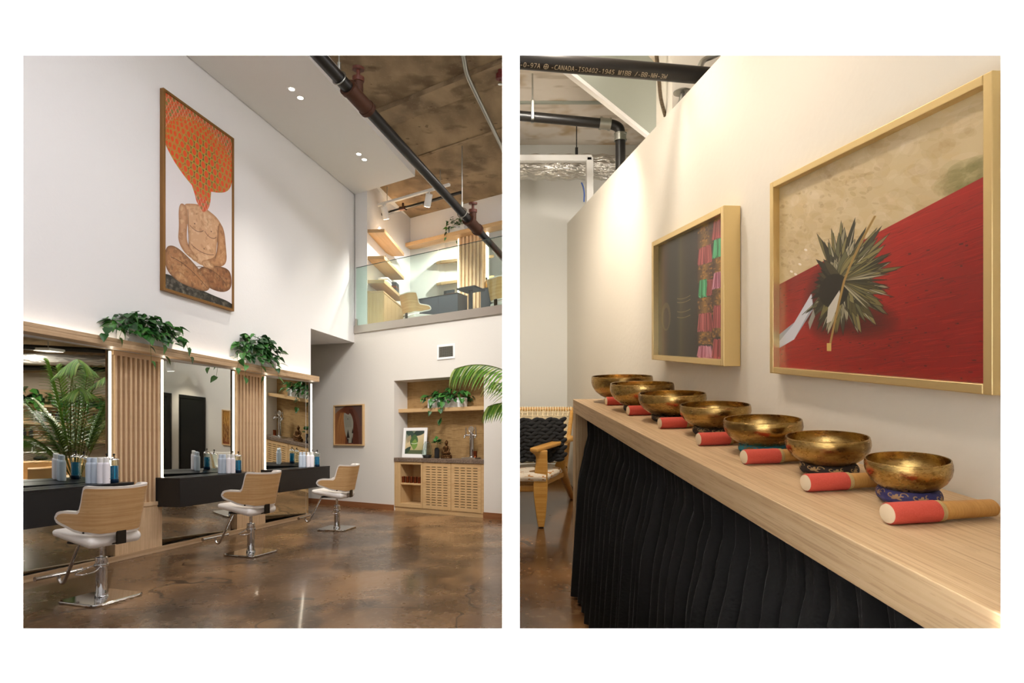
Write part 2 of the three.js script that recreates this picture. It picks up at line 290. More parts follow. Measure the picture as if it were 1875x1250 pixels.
struct('floor_lounge', 'polished brown concrete floor of the sunken back lounge', 'floor', deck([[0.02, 5.05], [4.9, 5.05], [4.9, 9.7], [0.02, 9.7]], -0.85, -0.75), M.floor, SALON_DECK);
lw('wall_left', 'tall white wall above the mirrors with the big framed print', MW, -4.3, A569, H_SHELF - 0.05, H_SLAB, -0.3, 0, M.white);
lw('wall_left_end', 'white wall over the passage with a tan soffit', MW, A569, AC, H_SOFFIT, H_SLAB, -2.5, 0, M.white);
lw('wall_left_lower', 'wall behind the mirror bays', MW, -4.3, A569, 0, H_SHELF - 0.05, -0.65, -0.5, M.cream);
lw('wall_left_return', 'short white wall end beside the last mirror', MW, A569 - 0.05, A569, 0, H_SHELF - 0.05, -0.5, -0.052, M.white);
lw('wall_passage', 'cream wall deep inside the passage', MW, A569 - 0.6, A569 + 4, 0, H_SOFFIT, -2.7, -2.6, M.cream);
lw('wall_passage_side', 'cream side wall of the passage behind the mirrors', MW, A569 - 0.2, A569 - 0.06, 0, H_SOFFIT, -2.6, -0.66, M.cream);
const NL = on(FW, 721.6, 697), NR = on(FW, 886, 690), NICHE_D = 0.33;
{
  const s = new THREE.Shape([[-3.4, 0], [NL.a, 0], [NL.a, NL.h], [NR.a, NL.h], [NR.a, 0], [aEnd, 0], [aEnd, H_FASCIA], [-3.4, H_FASCIA]].map((p) => new THREE.Vector2(...p)));
  const g = new THREE.ExtrudeGeometry(s, { depth: 0.36, bevelEnabled: false }); g.translate(0, 0, -0.36);
  struct('wall_back', 'cream end wall with a recessed cabinet niche under the mezzanine', 'wall', g, M.cream, FW.M, P(CORNER[0], 0, CORNER[1]));
  lw('wall_niche', 'woven tan grasscloth back of the niche', FW, NL.a - 0.1, NR.a + 0.1, 0, NL.h + 0.1, -0.42, -NICHE_D, M.grass);
  lw('baseboard_back', 'brown wooden baseboard along the cream end wall', FW, -3.4, NL.a, 0, on(FW, 722, 924).h, 0.001, 0.02, M.trimWood);
  lw('baseboard_back_right', 'brown wooden baseboard right of the niche', FW, NR.a, aStep, 0, on(FW, 722, 924).h, 0.001, 0.02, M.trimWood);
  lw('wall_back_lower', 'cream foot of the end wall down at the sunken lounge floor', FW, aStep, aEnd, -0.85, 0, -0.36, 0, M.cream);
  lw('wall_mezzanine', 'white back wall of the mezzanine behind the styling stations', FW, -1.6, aEnd + 0.6, H_MEZZ - 0.3, H_SLAB, -2.0, -1.9, M.white);
}
struct('floor_mezzanine', 'grey floor slab of the mezzanine', 'floor', deck([plan(FW, -0.2, -0.37), plan(FW, aEnd + 0.4, -0.37), plan(FW, aEnd + 0.9, -2.0), plan(FW, -0.2, -2.0)], H_LOFT - 0.15, H_LOFT), M.slate, SALON_DECK);
struct('ceiling', 'raw stained concrete slab ceiling over the salon', 'ceiling', deck([[-6, 0.56], [0, 0.56], [0, 5.05], [2.4, 5.05], [2.4, 15], [-6, 15]], H_SLAB, H_SLAB + 0.2), M.concrete, SALON_DECK);
const DROP_B = 1.32, dropEdge = onL(760, 323, H_CEIL);
struct('ceiling_drop', 'smooth white dropped ceiling along the tall white wall', 'ceiling', deck([plan(MW, -4.3, 0), plan(MW, -4.3, DROP_B), [dropEdge.X, dropEdge.Z], CORNER], H_CEIL, H_SLAB - 0.001), M.ceilWhite, SALON_DECK);
struct('wall_lounge_front', 'white wall between the bowl room and the back lounge', 'wall', span(0, 4.9, -2.6, 5.4, -5.12, -5.05), M.cream);
struct('wall_lounge_right', 'beige wall behind the product shelves of the back lounge', 'wall', span(4.8, 4.9, -2.6, 3, -9.7, -5.12), std({ color: 0xb9ab98, roughness: 0.8 }));
struct('wall_lounge_back', 'beige back wall of the lounge', 'wall', span(1.3, 4.9, -2.6, 3, -9.7, -9.6), M.cream);
struct('wall_lounge_side', 'cream return wall at the end of the niche wall', 'wall', span(1.3, 1.36, -2.6, 3, -9.6, -7.65), M.cream);
const loungeTop = (X) => 2.25 - 0.5 * (X - 1.36);                  // the lounge ceiling falls towards the shelf wall
{ const s = new THREE.Shape([[1.36, loungeTop(1.36)], [4.8, loungeTop(4.8)], [4.8, loungeTop(4.8) + 0.12], [1.36, loungeTop(1.36) + 0.12]].map((p) => new THREE.Vector2(...p))), g = new THREE.ExtrudeGeometry(s, { depth: 4.48, bevelEnabled: false }); g.translate(0, 0, -9.6); struct('ceiling_lounge', 'sloping concrete ceiling of the back lounge', 'ceiling', g, M.concrete); }
struct('wall_lounge_header', 'cream wall over the way into the lounge', 'wall', deck([[1.3, 5.12], [1.36, 5.12], [1.36, 7.8], [1.3, 7.8]], 3.55, H_SLAB), M.cream, SALON_DECK);
struct('wall_mezzanine_right', 'white right wall of the mezzanine', 'wall', deck([[1.9, 6.6], [2, 6.6], [2, 12], [1.9, 12]], 3, H_SLAB), M.white, SALON_DECK);

// fascia, glass balustrade
{
  const p = P(CORNER[0], 0, CORNER[1]), W = (o) => ({ ...o });
  const g = thing('balcony_fascia', 'brushed metal strip along the edge of the mezzanine', 'fascia', p);
  part(g, 'strip', span(0.0, aVis, H_FASCIA, H_MEZZ, 0.001, 0.03, 0.004), M.brushed, FW.M);
  const top = SALON_EYE + (803 - 491) * CORNER[1] / FOCAL, seam = on(FW, 803.5, 500).a;
  const q = thing('glass_railing', 'frameless clear glass railing along the mezzanine edge', 'railing', p);
  [[0.04, seam - 0.006], [seam + 0.006, aVis]].forEach(([a0, a1]) => {
    part(q, 'pane', span(a0, a1, H_MEZZ - 0.002, top - 0.008, 0.01, 0.018), M.glass, FW.M); part(q, 'top_edge', span(a0, a1, top - 0.008, top, 0.009, 0.019), M.glassEdge, FW.M); 
  });
  part(q, 'clamp', span(0.03, 0.075, H_MEZZ, H_MEZZ + 0.12, 0.002, 0.03, 0.004), M.brushed, FW.M);
}

// ---------------------------------------------------------------- salon lamps
function fillPanel(X, Z, h, power, w, l, label, color = 0xf8f8ff) {   // added unseen fill lamp for the salon: housing, diffuser and its light
  const g = thing('added_ceiling_lamp', label, 'lamp', P(X, h, Z), 'added fill lamps under the salon ceiling');
  part(g, 'housing', span(-w / 2 - 0.02, w / 2 + 0.02, 0, 0.06, -l / 2 - 0.02, l / 2 + 0.02, 0.01), M.whitePaint, FALL); part(g, 'diffuser', span(-w / 2, w / 2, -0.008, -0.001, -l / 2, l / 2), std({ color: 0xffffff, emissive: color, emissiveIntensity: 2 }), FALL);
  const p = P(X, h, Z); area(color, power, w, l, V(p.x, p.y - 0.02 - l * 0.09, p.z), V(p.x, p.y - 2, p.z));
}
fillPanel(-1.5, 2.2, H_SLAB - 0.3, 36, 1.6, 0.5, 'added white linear fill lamp under the slab nearest the white wall with openings');
fillPanel(-0.9, 4.4, H_SLAB - 0.3, 44, 0.9, 0.5, 'added white linear fill lamp under the slab above the styling chairs');
fillPanel(0.75, 6.2, H_SLAB - 0.3, 46, 0.8, 0.5, 'added white linear fill lamp under the slab above the palm');
{                                                                  // lamp added to brighten the lounge
  const p = V(3.0, 1.0, -6.9); const g = thing('added_lounge_lamp', 'added white linear fill lamp under the concrete ceiling of the back lounge', 'lamp', p);
  part(g, 'housing', span(-0.5, 0.5, 0, 0.05, -0.12, 0.12, 0.01), M.whitePaint, FALL); part(g, 'diffuser', span(-0.48, 0.48, -0.008, -0.001, -0.1, 0.1), std({ color: 0xffffff, emissive: 0xfff1e2, emissiveIntensity: 2 }), FALL);
  part(g, 'hanger', bar([0, 0.05, 0], [0, 0.42, 0], 0.008), M.steel); area(0xfff4ea, 170, 0.96, 0.2, V(p.x, p.y - 0.04, p.z), V(p.x, p.y - 2, p.z));
}
[[-1.5, 4.3, 0.15, 1.3, 'aimed at the skull print'], [-0.9, 4.5, 1.5, 1.5, 'aimed at the niche'], [-0.5, 4.7, 2.3, 2.6, 'aimed at the vent']].forEach(([X, Z, a, h, w]) => {
  const p = P(X, H_SLAB - 0.35, Z), g = thing('ceiling_spotlight', 'white cylinder spotlight under the salon slab ' + w, 'spotlight', p, 'salon spotlights'), dir = at(FW, a, h, 0).sub(p).normalize();
  part(g, 'stem', bar(V(0, 0, 0), V(0, 0.35, 0), 0.01), M.whitePaint); part(g, 'barrel', bar(dir.clone().multiplyScalar(-0.1), dir.clone().multiplyScalar(0.1), 0.06, 20), M.whitePaint); part(g, 'lens', bar(dir.clone().multiplyScalar(0.101), dir.clone().multiplyScalar(0.105), 0.05, 20), M.lampGlow);
  const q = p.clone().addScaledVector(dir, 0.13); spot(0xfbf8f6, 40, q, q.clone().add(dir), 0.42, 0.9, 3);
});
for (const [px, py, mate] of [[534, 163, 'near the valve'], [550, 179, 'near the valve'], [657, 282, 'near the end of the dropped ceiling'], [667, 292, 'near the end of the dropped ceiling']]) {
  const q = onL(px, py, H_CEIL), p = P(q.X, H_CEIL, q.Z), g = thing('recessed_downlight', 'small round glowing downlight of the pair ' + mate, 'downlight', p, 'recessed downlights ' + mate);
  part(g, 'trim_ring', lathe([[0.034, -0.001], [0.052, -0.006], [0.056, -0.001], [0.056, 0.001], [0.034, 0.001]], 24), M.ceilWhite, FALL); part(g, 'lens', cyl(0.034, 0.034, 0.002, 0, -0.002, 0), M.lampGlow, FALL);
  spot(0xfff6ec, 9, V(p.x, p.y - 0.03, p.z), V(p.x + 0.2, p.y - 4, p.z), 0.6, 0.7, 2);
}

// ---------------------------------------------------------------- the bowl room: floor, walls, ceiling
const H_LOW = on(BW, 1299, 125.5).h;
struct('floor_bowl_room', 'polished tan concrete floor of the bowl room', 'floor', span(0.0042, 3, -0.1, 0, -4.95, -0.56), phys({ map: T.floor, color: 0xfff0dc, roughnessMap: T.floorRough, roughness: 1.1, clearcoat: 0.4, clearcoatRoughness: 0.08 }));
{ const w = wall(BW, -4.0, 0.38, 0, H_LOW, -0.1, 0); struct('wall_right', 'partial-height off-white wall behind the bowls', 'wall', w.g, M.bowlWall, w.M, w.p); }
struct('wall_bowl_back', 'pale wall behind the rope armchair', 'wall', span(0.0042, 3, 0, 2.95, -5.0, -4.9), std({ color: 0xd8d8d2, roughness: 0.85 }));
struct('wall_bowl_side', 'white wall beyond the partial-height wall', 'wall', span(2.2, 2.3, 0, 2.95, -4.9, -0.581), M.white);
struct('ceiling_bowl_room', 'pale stained concrete ceiling of the bowl room', 'ceiling', span(0.0042, 2.2, 2.86, 2.95, -4.9, -0.581), M.concretePale);
struct('baseboard_bowl_back', 'tan wooden baseboard behind the rope armchair', 'baseboard', span(0.0042, 0.5, 0, 0.1, -4.9, -4.885), M.yellow);

// ================================================================ SALON THINGS
const MWp = P(MW.o[0], 0, MW.o[1]), FWp = P(CORNER[0], 0, CORNER[1]);
const H_UNDER = H_SHELF - 0.05;
// ---- the long shelf over the mirrors with its cove light
{
  const g = thing('wall_shelf', 'long oak shelf running above the mirrors and slatted columns', 'shelf', MWp);
  part(g, 'board', span(-4.2, A569 + 0.0, H_SHELF - 0.05, H_SHELF - 0.004, 0.002, 0.15, 0.004), M.oak, MW.M);
  part(g, 'back_lip', span(-4.2, A569, H_SHELF - 0.004, H_SHELF + 0.03, 0.1, 0.15, 0.003), M.oak, MW.M);
  part(g, 'cove_strip', span(-4.2, A569 - 0.02, H_SHELF - 0.003, H_SHELF + 0.003, 0.03, 0.05), M.ledGlow, MW.M, 'hidden cove light strip');
  for (const [a0, a1] of [[-2, 1], [1, A569 - 0.03]]) {
    const p = at(MW, (a0 + a1) / 2, H_SHELF + 0.012, 0.04), l = new THREE.RectAreaLight(0xfff4e6, a0 < 0 ? 3.5 : 7, a1 - a0, 0.03);
    l.position.copy(p); const d = at(MW, a1, H_SHELF + 0.012, 0.04).sub(p).normalize();
    const up = V(0, 1, 0).addScaledVector(d, -d.y).normalize(), y = new THREE.Vector3().crossVectors(up.clone().negate(), d); l.quaternion.setFromRotationMatrix(new THREE.Matrix4().makeBasis(d, y.negate().negate(), up.clone().negate())); scene.add(l);
  }
  struct('trim_1', 'low tan wooden strip along the foot of the mirror wall', 'trim', span(-4.2, A569, 0, 0.055, -0.03, 0, 0.003), M.oak, MW.M, MWp);
}
// ---- mirrors, each set a few degrees open to the room
[[-110, 199, 'beside the first slatted column, reflecting the palm', 4.6], [299, 427, 'between the two slatted columns, reflecting black doors', 8], [487, 569, 'at the end of the row, reflecting the niche', 14.5]].forEach(([x0, x1, where, deg]) => {
  const TURN = Math.tan(deg * Math.PI / 180);
  const a0 = on(MW, x0, 800).a - (x0 > 0 ? 0.05 : 0), a1 = on(MW, x1, 800).a, h0 = 0.056, h1 = H_UNDER - 0.002;
  const g = thing('wall_mirror', 'tall frameless mirror ' + where, 'mirror', MWp, 'mirrors along the salon wall');
  const s = new THREE.Shape([[a0, -0.04 - (a1 - a0) * TURN], [a1, -0.04], [a1, -0.046], [a0, -0.046 - (a1 - a0) * TURN]].map(([x, z]) => new THREE.Vector2(x, -z)));
  const e = new THREE.ExtrudeGeometry(s, { depth: h1 - h0, bevelEnabled: false }); e.applyMatrix4(new THREE.Matrix4().set(1, 0, 0, 0, 0, 0, 1, h0, 0, -1, 0, 0, 0, 0, 0, 1));
  part(g, 'mirror_sheet', e, M.mirror, MW.M);
});
// ---- slatted columns
const basePx = on(MW, 294, 917).h;
[[207.5, 294.5, 10, 'first slatted column, under the larger trailing plant'], [431.5, 484, 9, 'second slatted column, under the smaller trailing plant']].forEach(([x0, x1, n, where]) => {
  const a0 = on(MW, x0, 800, -0.03).a, a1 = on(MW, x1, 800, -0.03).a, w = a1 - a0, g = thing('slatted_column', 'tan wooden ' + where, 'column', MWp, 'slatted columns between the mirrors');
  part(g, 'back_panel', span(a0, a1, basePx, H_UNDER - 0.001, -0.29, -0.075, 0, 'y'), M.slat, MW.M);
  part(g, 'top_rail', span(a0, a1, H_UNDER - 0.05, H_UNDER - 0.001, -0.075, -0.028, 0.002), M.slat, MW.M);
  const slat = bx(w / n * 0.48, H_UNDER - 0.05 - basePx, 0.05, 0, (H_UNDER - 0.05 + basePx) / 2, -0.05, 0.003, 'y');
  for (let i = 0; i < n; i++) { const s = slat.clone(); s.translate(a0 + w * (i + 0.5) / n, 0, 0); part(g, 'slat', s, M.slat, MW.M); }
  part(g, 'base_panel', span(a0 + 0.005, a1, 0.055, basePx - 0.04, -0.29, -0.012, 0.003, 'y'), M.slat, MW.M); part(g, 'base_cap', span(a0, a1 + 0.004, basePx - 0.04, basePx, -0.29, -0.004, 0.003), M.slat, MW.M);
});
// ---- vertical light strips
[[202, 6, 'left of the first slatted column', -1], [297.5, 5, 'right of the first slatted column', 1], [428, 4, 'left of the second slatted column', -1], [485.8, 3.6, 'right of the second slatted column', 1], [570.5, 3, 'at the far end of the last mirror', -1]].forEach(([px, w, where]) => {
  const a = on(MW, px, 800, -0.03).a, ww = (on(MW, px + w / 2, 800).a - on(MW, px - w / 2, 800).a) * 0.62, h0 = 0.72, h1 = H_UNDER - 0.01;
  const g = thing('light_strip', 'glowing warm white vertical light strip ' + where, 'light', MWp, 'vertical light strips');
  part(g, 'channel', span(a - ww / 2 - 0.004, a + ww / 2 + 0.004, h0 - 0.01, h1, -0.05, -0.038), M.steel, MW.M); part(g, 'diffuser', span(a - ww / 2, a + ww / 2, h0, h1 - 0.01, -0.038, -0.028, 0.002), M.ledGlow, MW.M);
  const p = at(MW, a, (h0 + h1) / 2, -0.02), t = at(MW, a, (h0 + h1) / 2, 1); t.y = p.y; area(0xfff0d8, 14, ww, h1 - h0, p, t);
});
// ---- black wall desks
const deskTops = [];
[[-60, -70, 245, 882.5, 0.3, 'first black wall desk, in front of the palm reflection', 899, 970, 42], [290, 329, 466, 865, 0.273, 'middle black wall desk, between the slatted columns', 875, 929, 329], [481, 517, 604, 854, 0.262, 'last black wall desk, nearest the passage', 860, 901, 517]].forEach(([xr, xf, x1, y1, b, where, yt, yb, xs]) => {
  const a0 = on(MW, xr, 800, 0).a, a1 = on(MW, x1, 800, b).a, ht = on(MW, xs, yt, b).h, hb = on(MW, xs, yb, b).h;
  const g = thing('wall_desk', where, 'desk', MWp, 'black wall desks');
  part(g, 'body', span(a0, a1, hb, ht - 0.02, -0.035, b, 0.003), M.black, MW.M);
  part(g, 'top', span(a0 - 0.002, a1 + 0.002, ht - 0.02, ht, -0.035, b + 0.002, 0.002), M.blackTop, MW.M);
  part(g, 'cable_slot', span(a0 + 0.2, a1 - 0.12, ht, ht + 0.001, b * 0.52, b * 0.58), M.dark, MW.M);
  deskTops.push({ a0, a1, ht, b });
});
// ---- bottles on the desks
const spray = join([lathe([[0, 0], [0.024, 0.001], [0.026, 0.006], [0.026, 0.15], [0.022, 0.165], [0.012, 0.172]], 20), lathe([[0.0185, 0.166], [0.0185, 0.2], [0.016, 0.204], [0, 0.204]], 20)]);
const labelTex = canvas(128, 256, (x, w, h) => {
  x.fillStyle = '#f0ecf0'; x.fillRect(0, 0, w, h); x.strokeStyle = '#c0707c'; x.lineWidth = 3; x.beginPath(); x.arc(64, 100, 16, 0.4, 5.6); x.stroke(); x.fillStyle = '#9a8f96';
  for (let i = 0; i < 5; i++) x.fillRect(30, 140 + i * 9, 66 - (i % 2) * 20, 2); for (let i = 0; i < 3; i++) { x.beginPath(); x.arc(40 + i * 24, 212, 8, 0, 7); x.stroke(); }
});
const lilacLabel = std({ map: labelTex, roughness: 0.35 });
[['first', 157, 215, 880, 0], ['middle', 399, 441, 863, 1], ['last', 546, 585, 853, 2]].forEach(([which, x0, x1, yb, di]) => {
  const d = deskTops[di], sc = [1.05, 1.0, 0.98][di];
  const spots = [[0.06, 0.10, M.paleBlue, 'pale blue spray can ending the row'], [0.24, 0.14, M.paleBlue, 'pale blue spray can next to the printed cans'], [0.46, 0.2, lilacLabel, 'white printed spray can next to the pale blue ones'], [0.66, 0.24, lilacLabel, 'white printed spray can next to the blue jar']];
  for (const [t, bo, mat, tone] of spots) {
    const b = bo * d.b / 0.27, px = x0 + (x1 - x0) * (t * 0.9 + 0.06), a = on(MW, px, 800, b).a, g = thing('spray_bottle', `tall ${tone} on the ${which} black desk`, 'bottle', at(MW, a, d.ht, b), 'spray cans on the desks');
    part(g, 'can', lathe([[0, 0], [0.026, 0.001], [0.028, 0.006], [0.028, 0.165], [0.024, 0.182], [0.013, 0.19]], 20), mat, FALL.clone().scale(V(sc, sc, sc))); part(g, 'cap', lathe([[0.02, 0.182], [0.02, 0.222], [0.017, 0.227], [0, 0.227]], 16), mat === lilacLabel ? M.plastic : M.paleBlue, FALL.clone().scale(V(sc, sc, sc)));
  }
  const jarAt = (t, b) => at(MW, on(MW, x0 + (x1 - x0) * t, 800, b).a, d.ht, b), S = FALL.clone().scale(V(sc, sc, sc));
  const j = thing('disinfectant_jar', `glass jar of blue liquid with a chrome lid on the ${which} black desk`, 'jar', jarAt(0.89, 0.2), 'blue jars on the desks');
  part(j, 'liquid', lathe([[0, 0.004], [0.034, 0.006], [0.034, 0.15], [0, 0.152]], 24), M.blueJar, S); part(j, 'base', lathe([[0, 0], [0.037, 0], [0.037, 0.03], [0.034, 0.034]], 24), std({ color: 0x0b2c48, roughness: 0.2 }), S);
  part(j, 'glass', lathe([[0.037, 0.034], [0.037, 0.2]], 24), M.glass, S); const lid = part(j, 'lid', lathe([[0.039, 0.2], [0.039, 0.206], [0.03, 0.216], [0.012, 0.224], [0, 0.226]], 24), M.chrome, S); part(lid, 'knob', lathe([[0.004, 0.222], [0.004, 0.24], [0.01, 0.246], [0.008, 0.256], [0, 0.258]], 12), M.darkSteel, S);
  const c = thing('clear_jar', `clear glass jar with a chrome lid behind the cans on the ${which} black desk`, 'jar', jarAt(0.66, 0.1), 'clear jars on the desks');
  part(c, 'glass', lathe([[0, 0], [0.034, 0.002], [0.034, 0.2]], 24), M.glass, S); const l2 = part(c, 'lid', lathe([[0.036, 0.2], [0.036, 0.206], [0.028, 0.218], [0.01, 0.226], [0, 0.228]], 24), M.chrome, S); part(l2, 'knob', lathe([[0.004, 0.224], [0.004, 0.242], [0.01, 0.248], [0.008, 0.258], [0, 0.26]], 12), M.darkSteel, S);
});

// ---- styling chairs
function shellPart(S0, S1, outs, grow, nu = 56, nv = 12) {         // a wrap-around chair shell between two offsets
  const HW = 0.2, DB = 0.17, arm = 0.2;                          // half width, half depth of the rounded back, straight arm length
  const pathLen = arm * 2 + 0.66;
  const planAt = (s) => {                                          // s in -1..1 from left arm tip round the back to right arm tip
    const L = s * pathLen / 2, sg = Math.sign(L) || 1, m = Math.abs(L), half = 0.33;
    if (m > half) return { x: sg * HW, z: (m - half) - 0.02, nx: sg, nz: 0 };
    const th = (m / half) * Math.PI / 2, e = 0.62, cx = Math.pow(Math.sin(th), e), cz = Math.pow(Math.cos(th), e);
    const nx = Math.pow(Math.sin(th), 2 - e), nz = Math.pow(Math.cos(th), 2 - e), nl = Math.hypot(nx / HW, nz / DB);
    return { x: sg * HW * cx, z: -0.02 - DB * cz, nx: sg * nx / HW / nl, nz: -nz / DB / nl };
  };
  const round = (m) => { const e = clamp((m - 0.84) / 0.16, 0, 1); return 1 - Math.sqrt(1 - e * e); };
  const top = (s) => { const m = Math.abs(s); let t = 0.86 - 0.185 * smooth(0.44, 0.6, m) - 0.012 * (m < 0.4 ? 1 - m / 0.4 : 0); t -= 0.045 * round(m); return t + grow; };
  
  const bot = (s) => { const m = Math.abs(s); return 0.505 + 0.02 * smooth(0.2, 0.5, m) + 0.055 * smooth(0.5, 0.95, m) + 0.04 * round(m) - grow; };
  const pt = (u, v, off) => { const s = (u * 2 - 1) * (1 + grow * 2.2), c = planAt(s), h = bot(u * 2 - 1) + (top(u * 2 - 1) - bot(u * 2 - 1)) * v, lean = (h - 0.52) * 0.22 * (c.nz < 0 ? -c.nz : 0), o = off + lean; const p = V(c.x + c.nx * o, h, c.z + c.nz * o); p.u = u * pathLen; p.v = h; return p; };
  const A = grid(nu, nv, (u, v) => pt(u, v, outs[1])), B = grid(nu, nv, (u, v) => pt(1 - u, v, outs[0]));
  const rim = [];
  for (const v of [0, 1]) rim.push(grid(nu, 2, (u, w) => pt(v ? u : 1 - u, v, outs[1] + (outs[0] - outs[1]) * w)));
  for (const u of [0, 1]) rim.push(grid(2, nv, (w, v) => pt(u, v, u ? outs[1] + (outs[0] - outs[1]) * w : outs[0] + (outs[1] - outs[0]) * w)));
  return join([A, B, ...rim]);
}
const CH = {};
CH.wood = shellPart(0, 0, [0.004, 0.0145], -0.013); CH.pad = shellPart(0, 0, [-0.03, 0.0105], 0.004);
{
  const g = new RoundedBoxGeometry(0.41, 0.085, 0.44, 5, 0.04), p = g.attributes.position;
  for (let i = 0; i < p.count; i++) { const z = p.getZ(i), x = p.getX(i); let k = 1; if (z > 0.05) k = 1 - 0.45 * smooth(0.05, 0.24, z); p.setY(i, p.getY(i) * k + 0.028 * smooth(0.08, 0.24, z) - 0.03 * smooth(0.05, -0.2, z) ); p.setX(i, x * (1 - 0.12 * smooth(0.05, 0.24, z))); }
  g.computeVertexNormals(); g.translate(0, 0.485, 0.055); CH.seat = toCreasedNormals(g, 1.2);
}
CH.bracket = join([bx(0.075, 0.016, 0.2, 0, 0.43, -0.06, 0.004), bx(0.075, 0.1, 0.014, 0, 0.475, -0.2, 0.005)]);
CH.plateUnder = bx(0.3, 0.018, 0.3, 0, 0.437, 0.0, 0.006);
CH.piston = lathe([[0.0, 0.3], [0.0155, 0.3], [0.0155, 0.43], [0, 0.43]], 20);
CH.cylinder = lathe([[0, 0.012], [0.045, 0.012], [0.042, 0.04], [0.037, 0.05], [0.037, 0.26], [0.041, 0.262], [0.041, 0.31], [0.034, 0.318], [0.0, 0.318]], 28);
{
  const s = new THREE.Shape(), w = 0.19, r = 0.05; s.moveTo(-w + r, -w); s.lineTo(w - r, -w); s.quadraticCurveTo(w, -w, w, -w + r); s.lineTo(w, w - r); s.quadraticCurveTo(w, w, w - r, w); s.lineTo(-w + r, w); s.quadraticCurveTo(-w, w, -w, w - r); s.lineTo(-w, -w + r); s.quadraticCurveTo(-w, -w, -w + r, -w);
  const g = new THREE.ExtrudeGeometry(s, { depth: 0.008, bevelEnabled: true, bevelSize: 0.008, bevelThickness: 0.005, bevelSegments: 2, curveSegments: 6 }); g.rotateX(-Math.PI / 2); g.translate(0, 0.005, 0); CH.base = g.toNonIndexed();
}
CH.lever = join([tube([[0.03, 0.255, 0.03], [0.1, 0.262, -0.02], [0.2, 0.24, -0.03], [0.235, 0.236, -0.075], [0.215, 0.236, -0.115], [0.12, 0.238, -0.1], [0.03, 0.25, -0.03]], 0.005, 40, 8, 0.4), lathe([[0.042, 0.245], [0.048, 0.247], [0.048, 0.265], [0.042, 0.267]], 20)]);
CH.strut = tube([[0, 0.43, 0.14], [0, 0.42, 0.2], [0, 0.4, 0.23], [0, 0.2, 0.34], [0, 0.12, 0.385], [0, 0.09, 0.405], [0, 0.085, 0.43], [0, 0.11, 0.455], [0, 0.145, 0.455]], 0.0125, 48, 10, 0.4);
CH.foot = join([bar([-0.17, 0.15, 0.455], [0.17, 0.15, 0.455], 0.014, 14), bar([-0.172, 0.15, 0.455], [-0.165, 0.15, 0.455], 0.018, 14), bar([0.165, 0.15, 0.455], [0.172, 0.15, 0.455], 0.018, 14)]);
CH.tag = bx(0.018, 0.014, 0.02, 0.198, 0.53, -0.1, 0.003);
function stylingChair(pos, deg, label, group) {
  const g = thing('styling_chair', label, 'chair', pos, group), m = yaw(deg);
  const sh = part(g, 'shell', CH.wood, M.veneer, m, 'golden wood veneer shell'); part(sh, 'tag', CH.tag, M.dark, m);
  part(g, 'upholstery', CH.pad, M.leather, m, 'white padded lining with a rolled edge'); part(g, 'seat', CH.seat, M.leather, m, 'white cushion'); part(g, 'bracket', CH.bracket, M.darkSteel, m); part(g, 'seat_plate', CH.plateUnder, M.dark, m);
  part(g, 'piston', CH.piston, M.chrome, m); part(g, 'cylinder', CH.cylinder, M.chrome, m); part(g, 'base_plate', CH.base, M.chrome, m); part(g, 'pump_lever', CH.lever, M.chrome, m);
  const st = part(g, 'footrest_strut', CH.strut, M.chrome, m); part(st, 'footrest_bar', CH.foot, M.chrome, m);
  return g;
}
// facing direction (X, Z depth) -> turn
const face = (x, z) => Math.atan2(x, -z) * 180 / Math.PI;
[[186, 1096, -0.949, 0.316, 'white and wood styling chair in front of the first slatted column'], [459.5, 1013, -0.96, 0.28, 'white and wood styling chair in front of the second slatted column'], [617, 968, -0.985, 0.17, 'white and wood styling chair beside the passage, by the last desk']].forEach(([px, py, x, z, label]) => {
  const q = onL(px, py); stylingChair(P(q.X, 0.0005, q.Z), face(x, z), label, 'styling chairs at the mirrors');
});

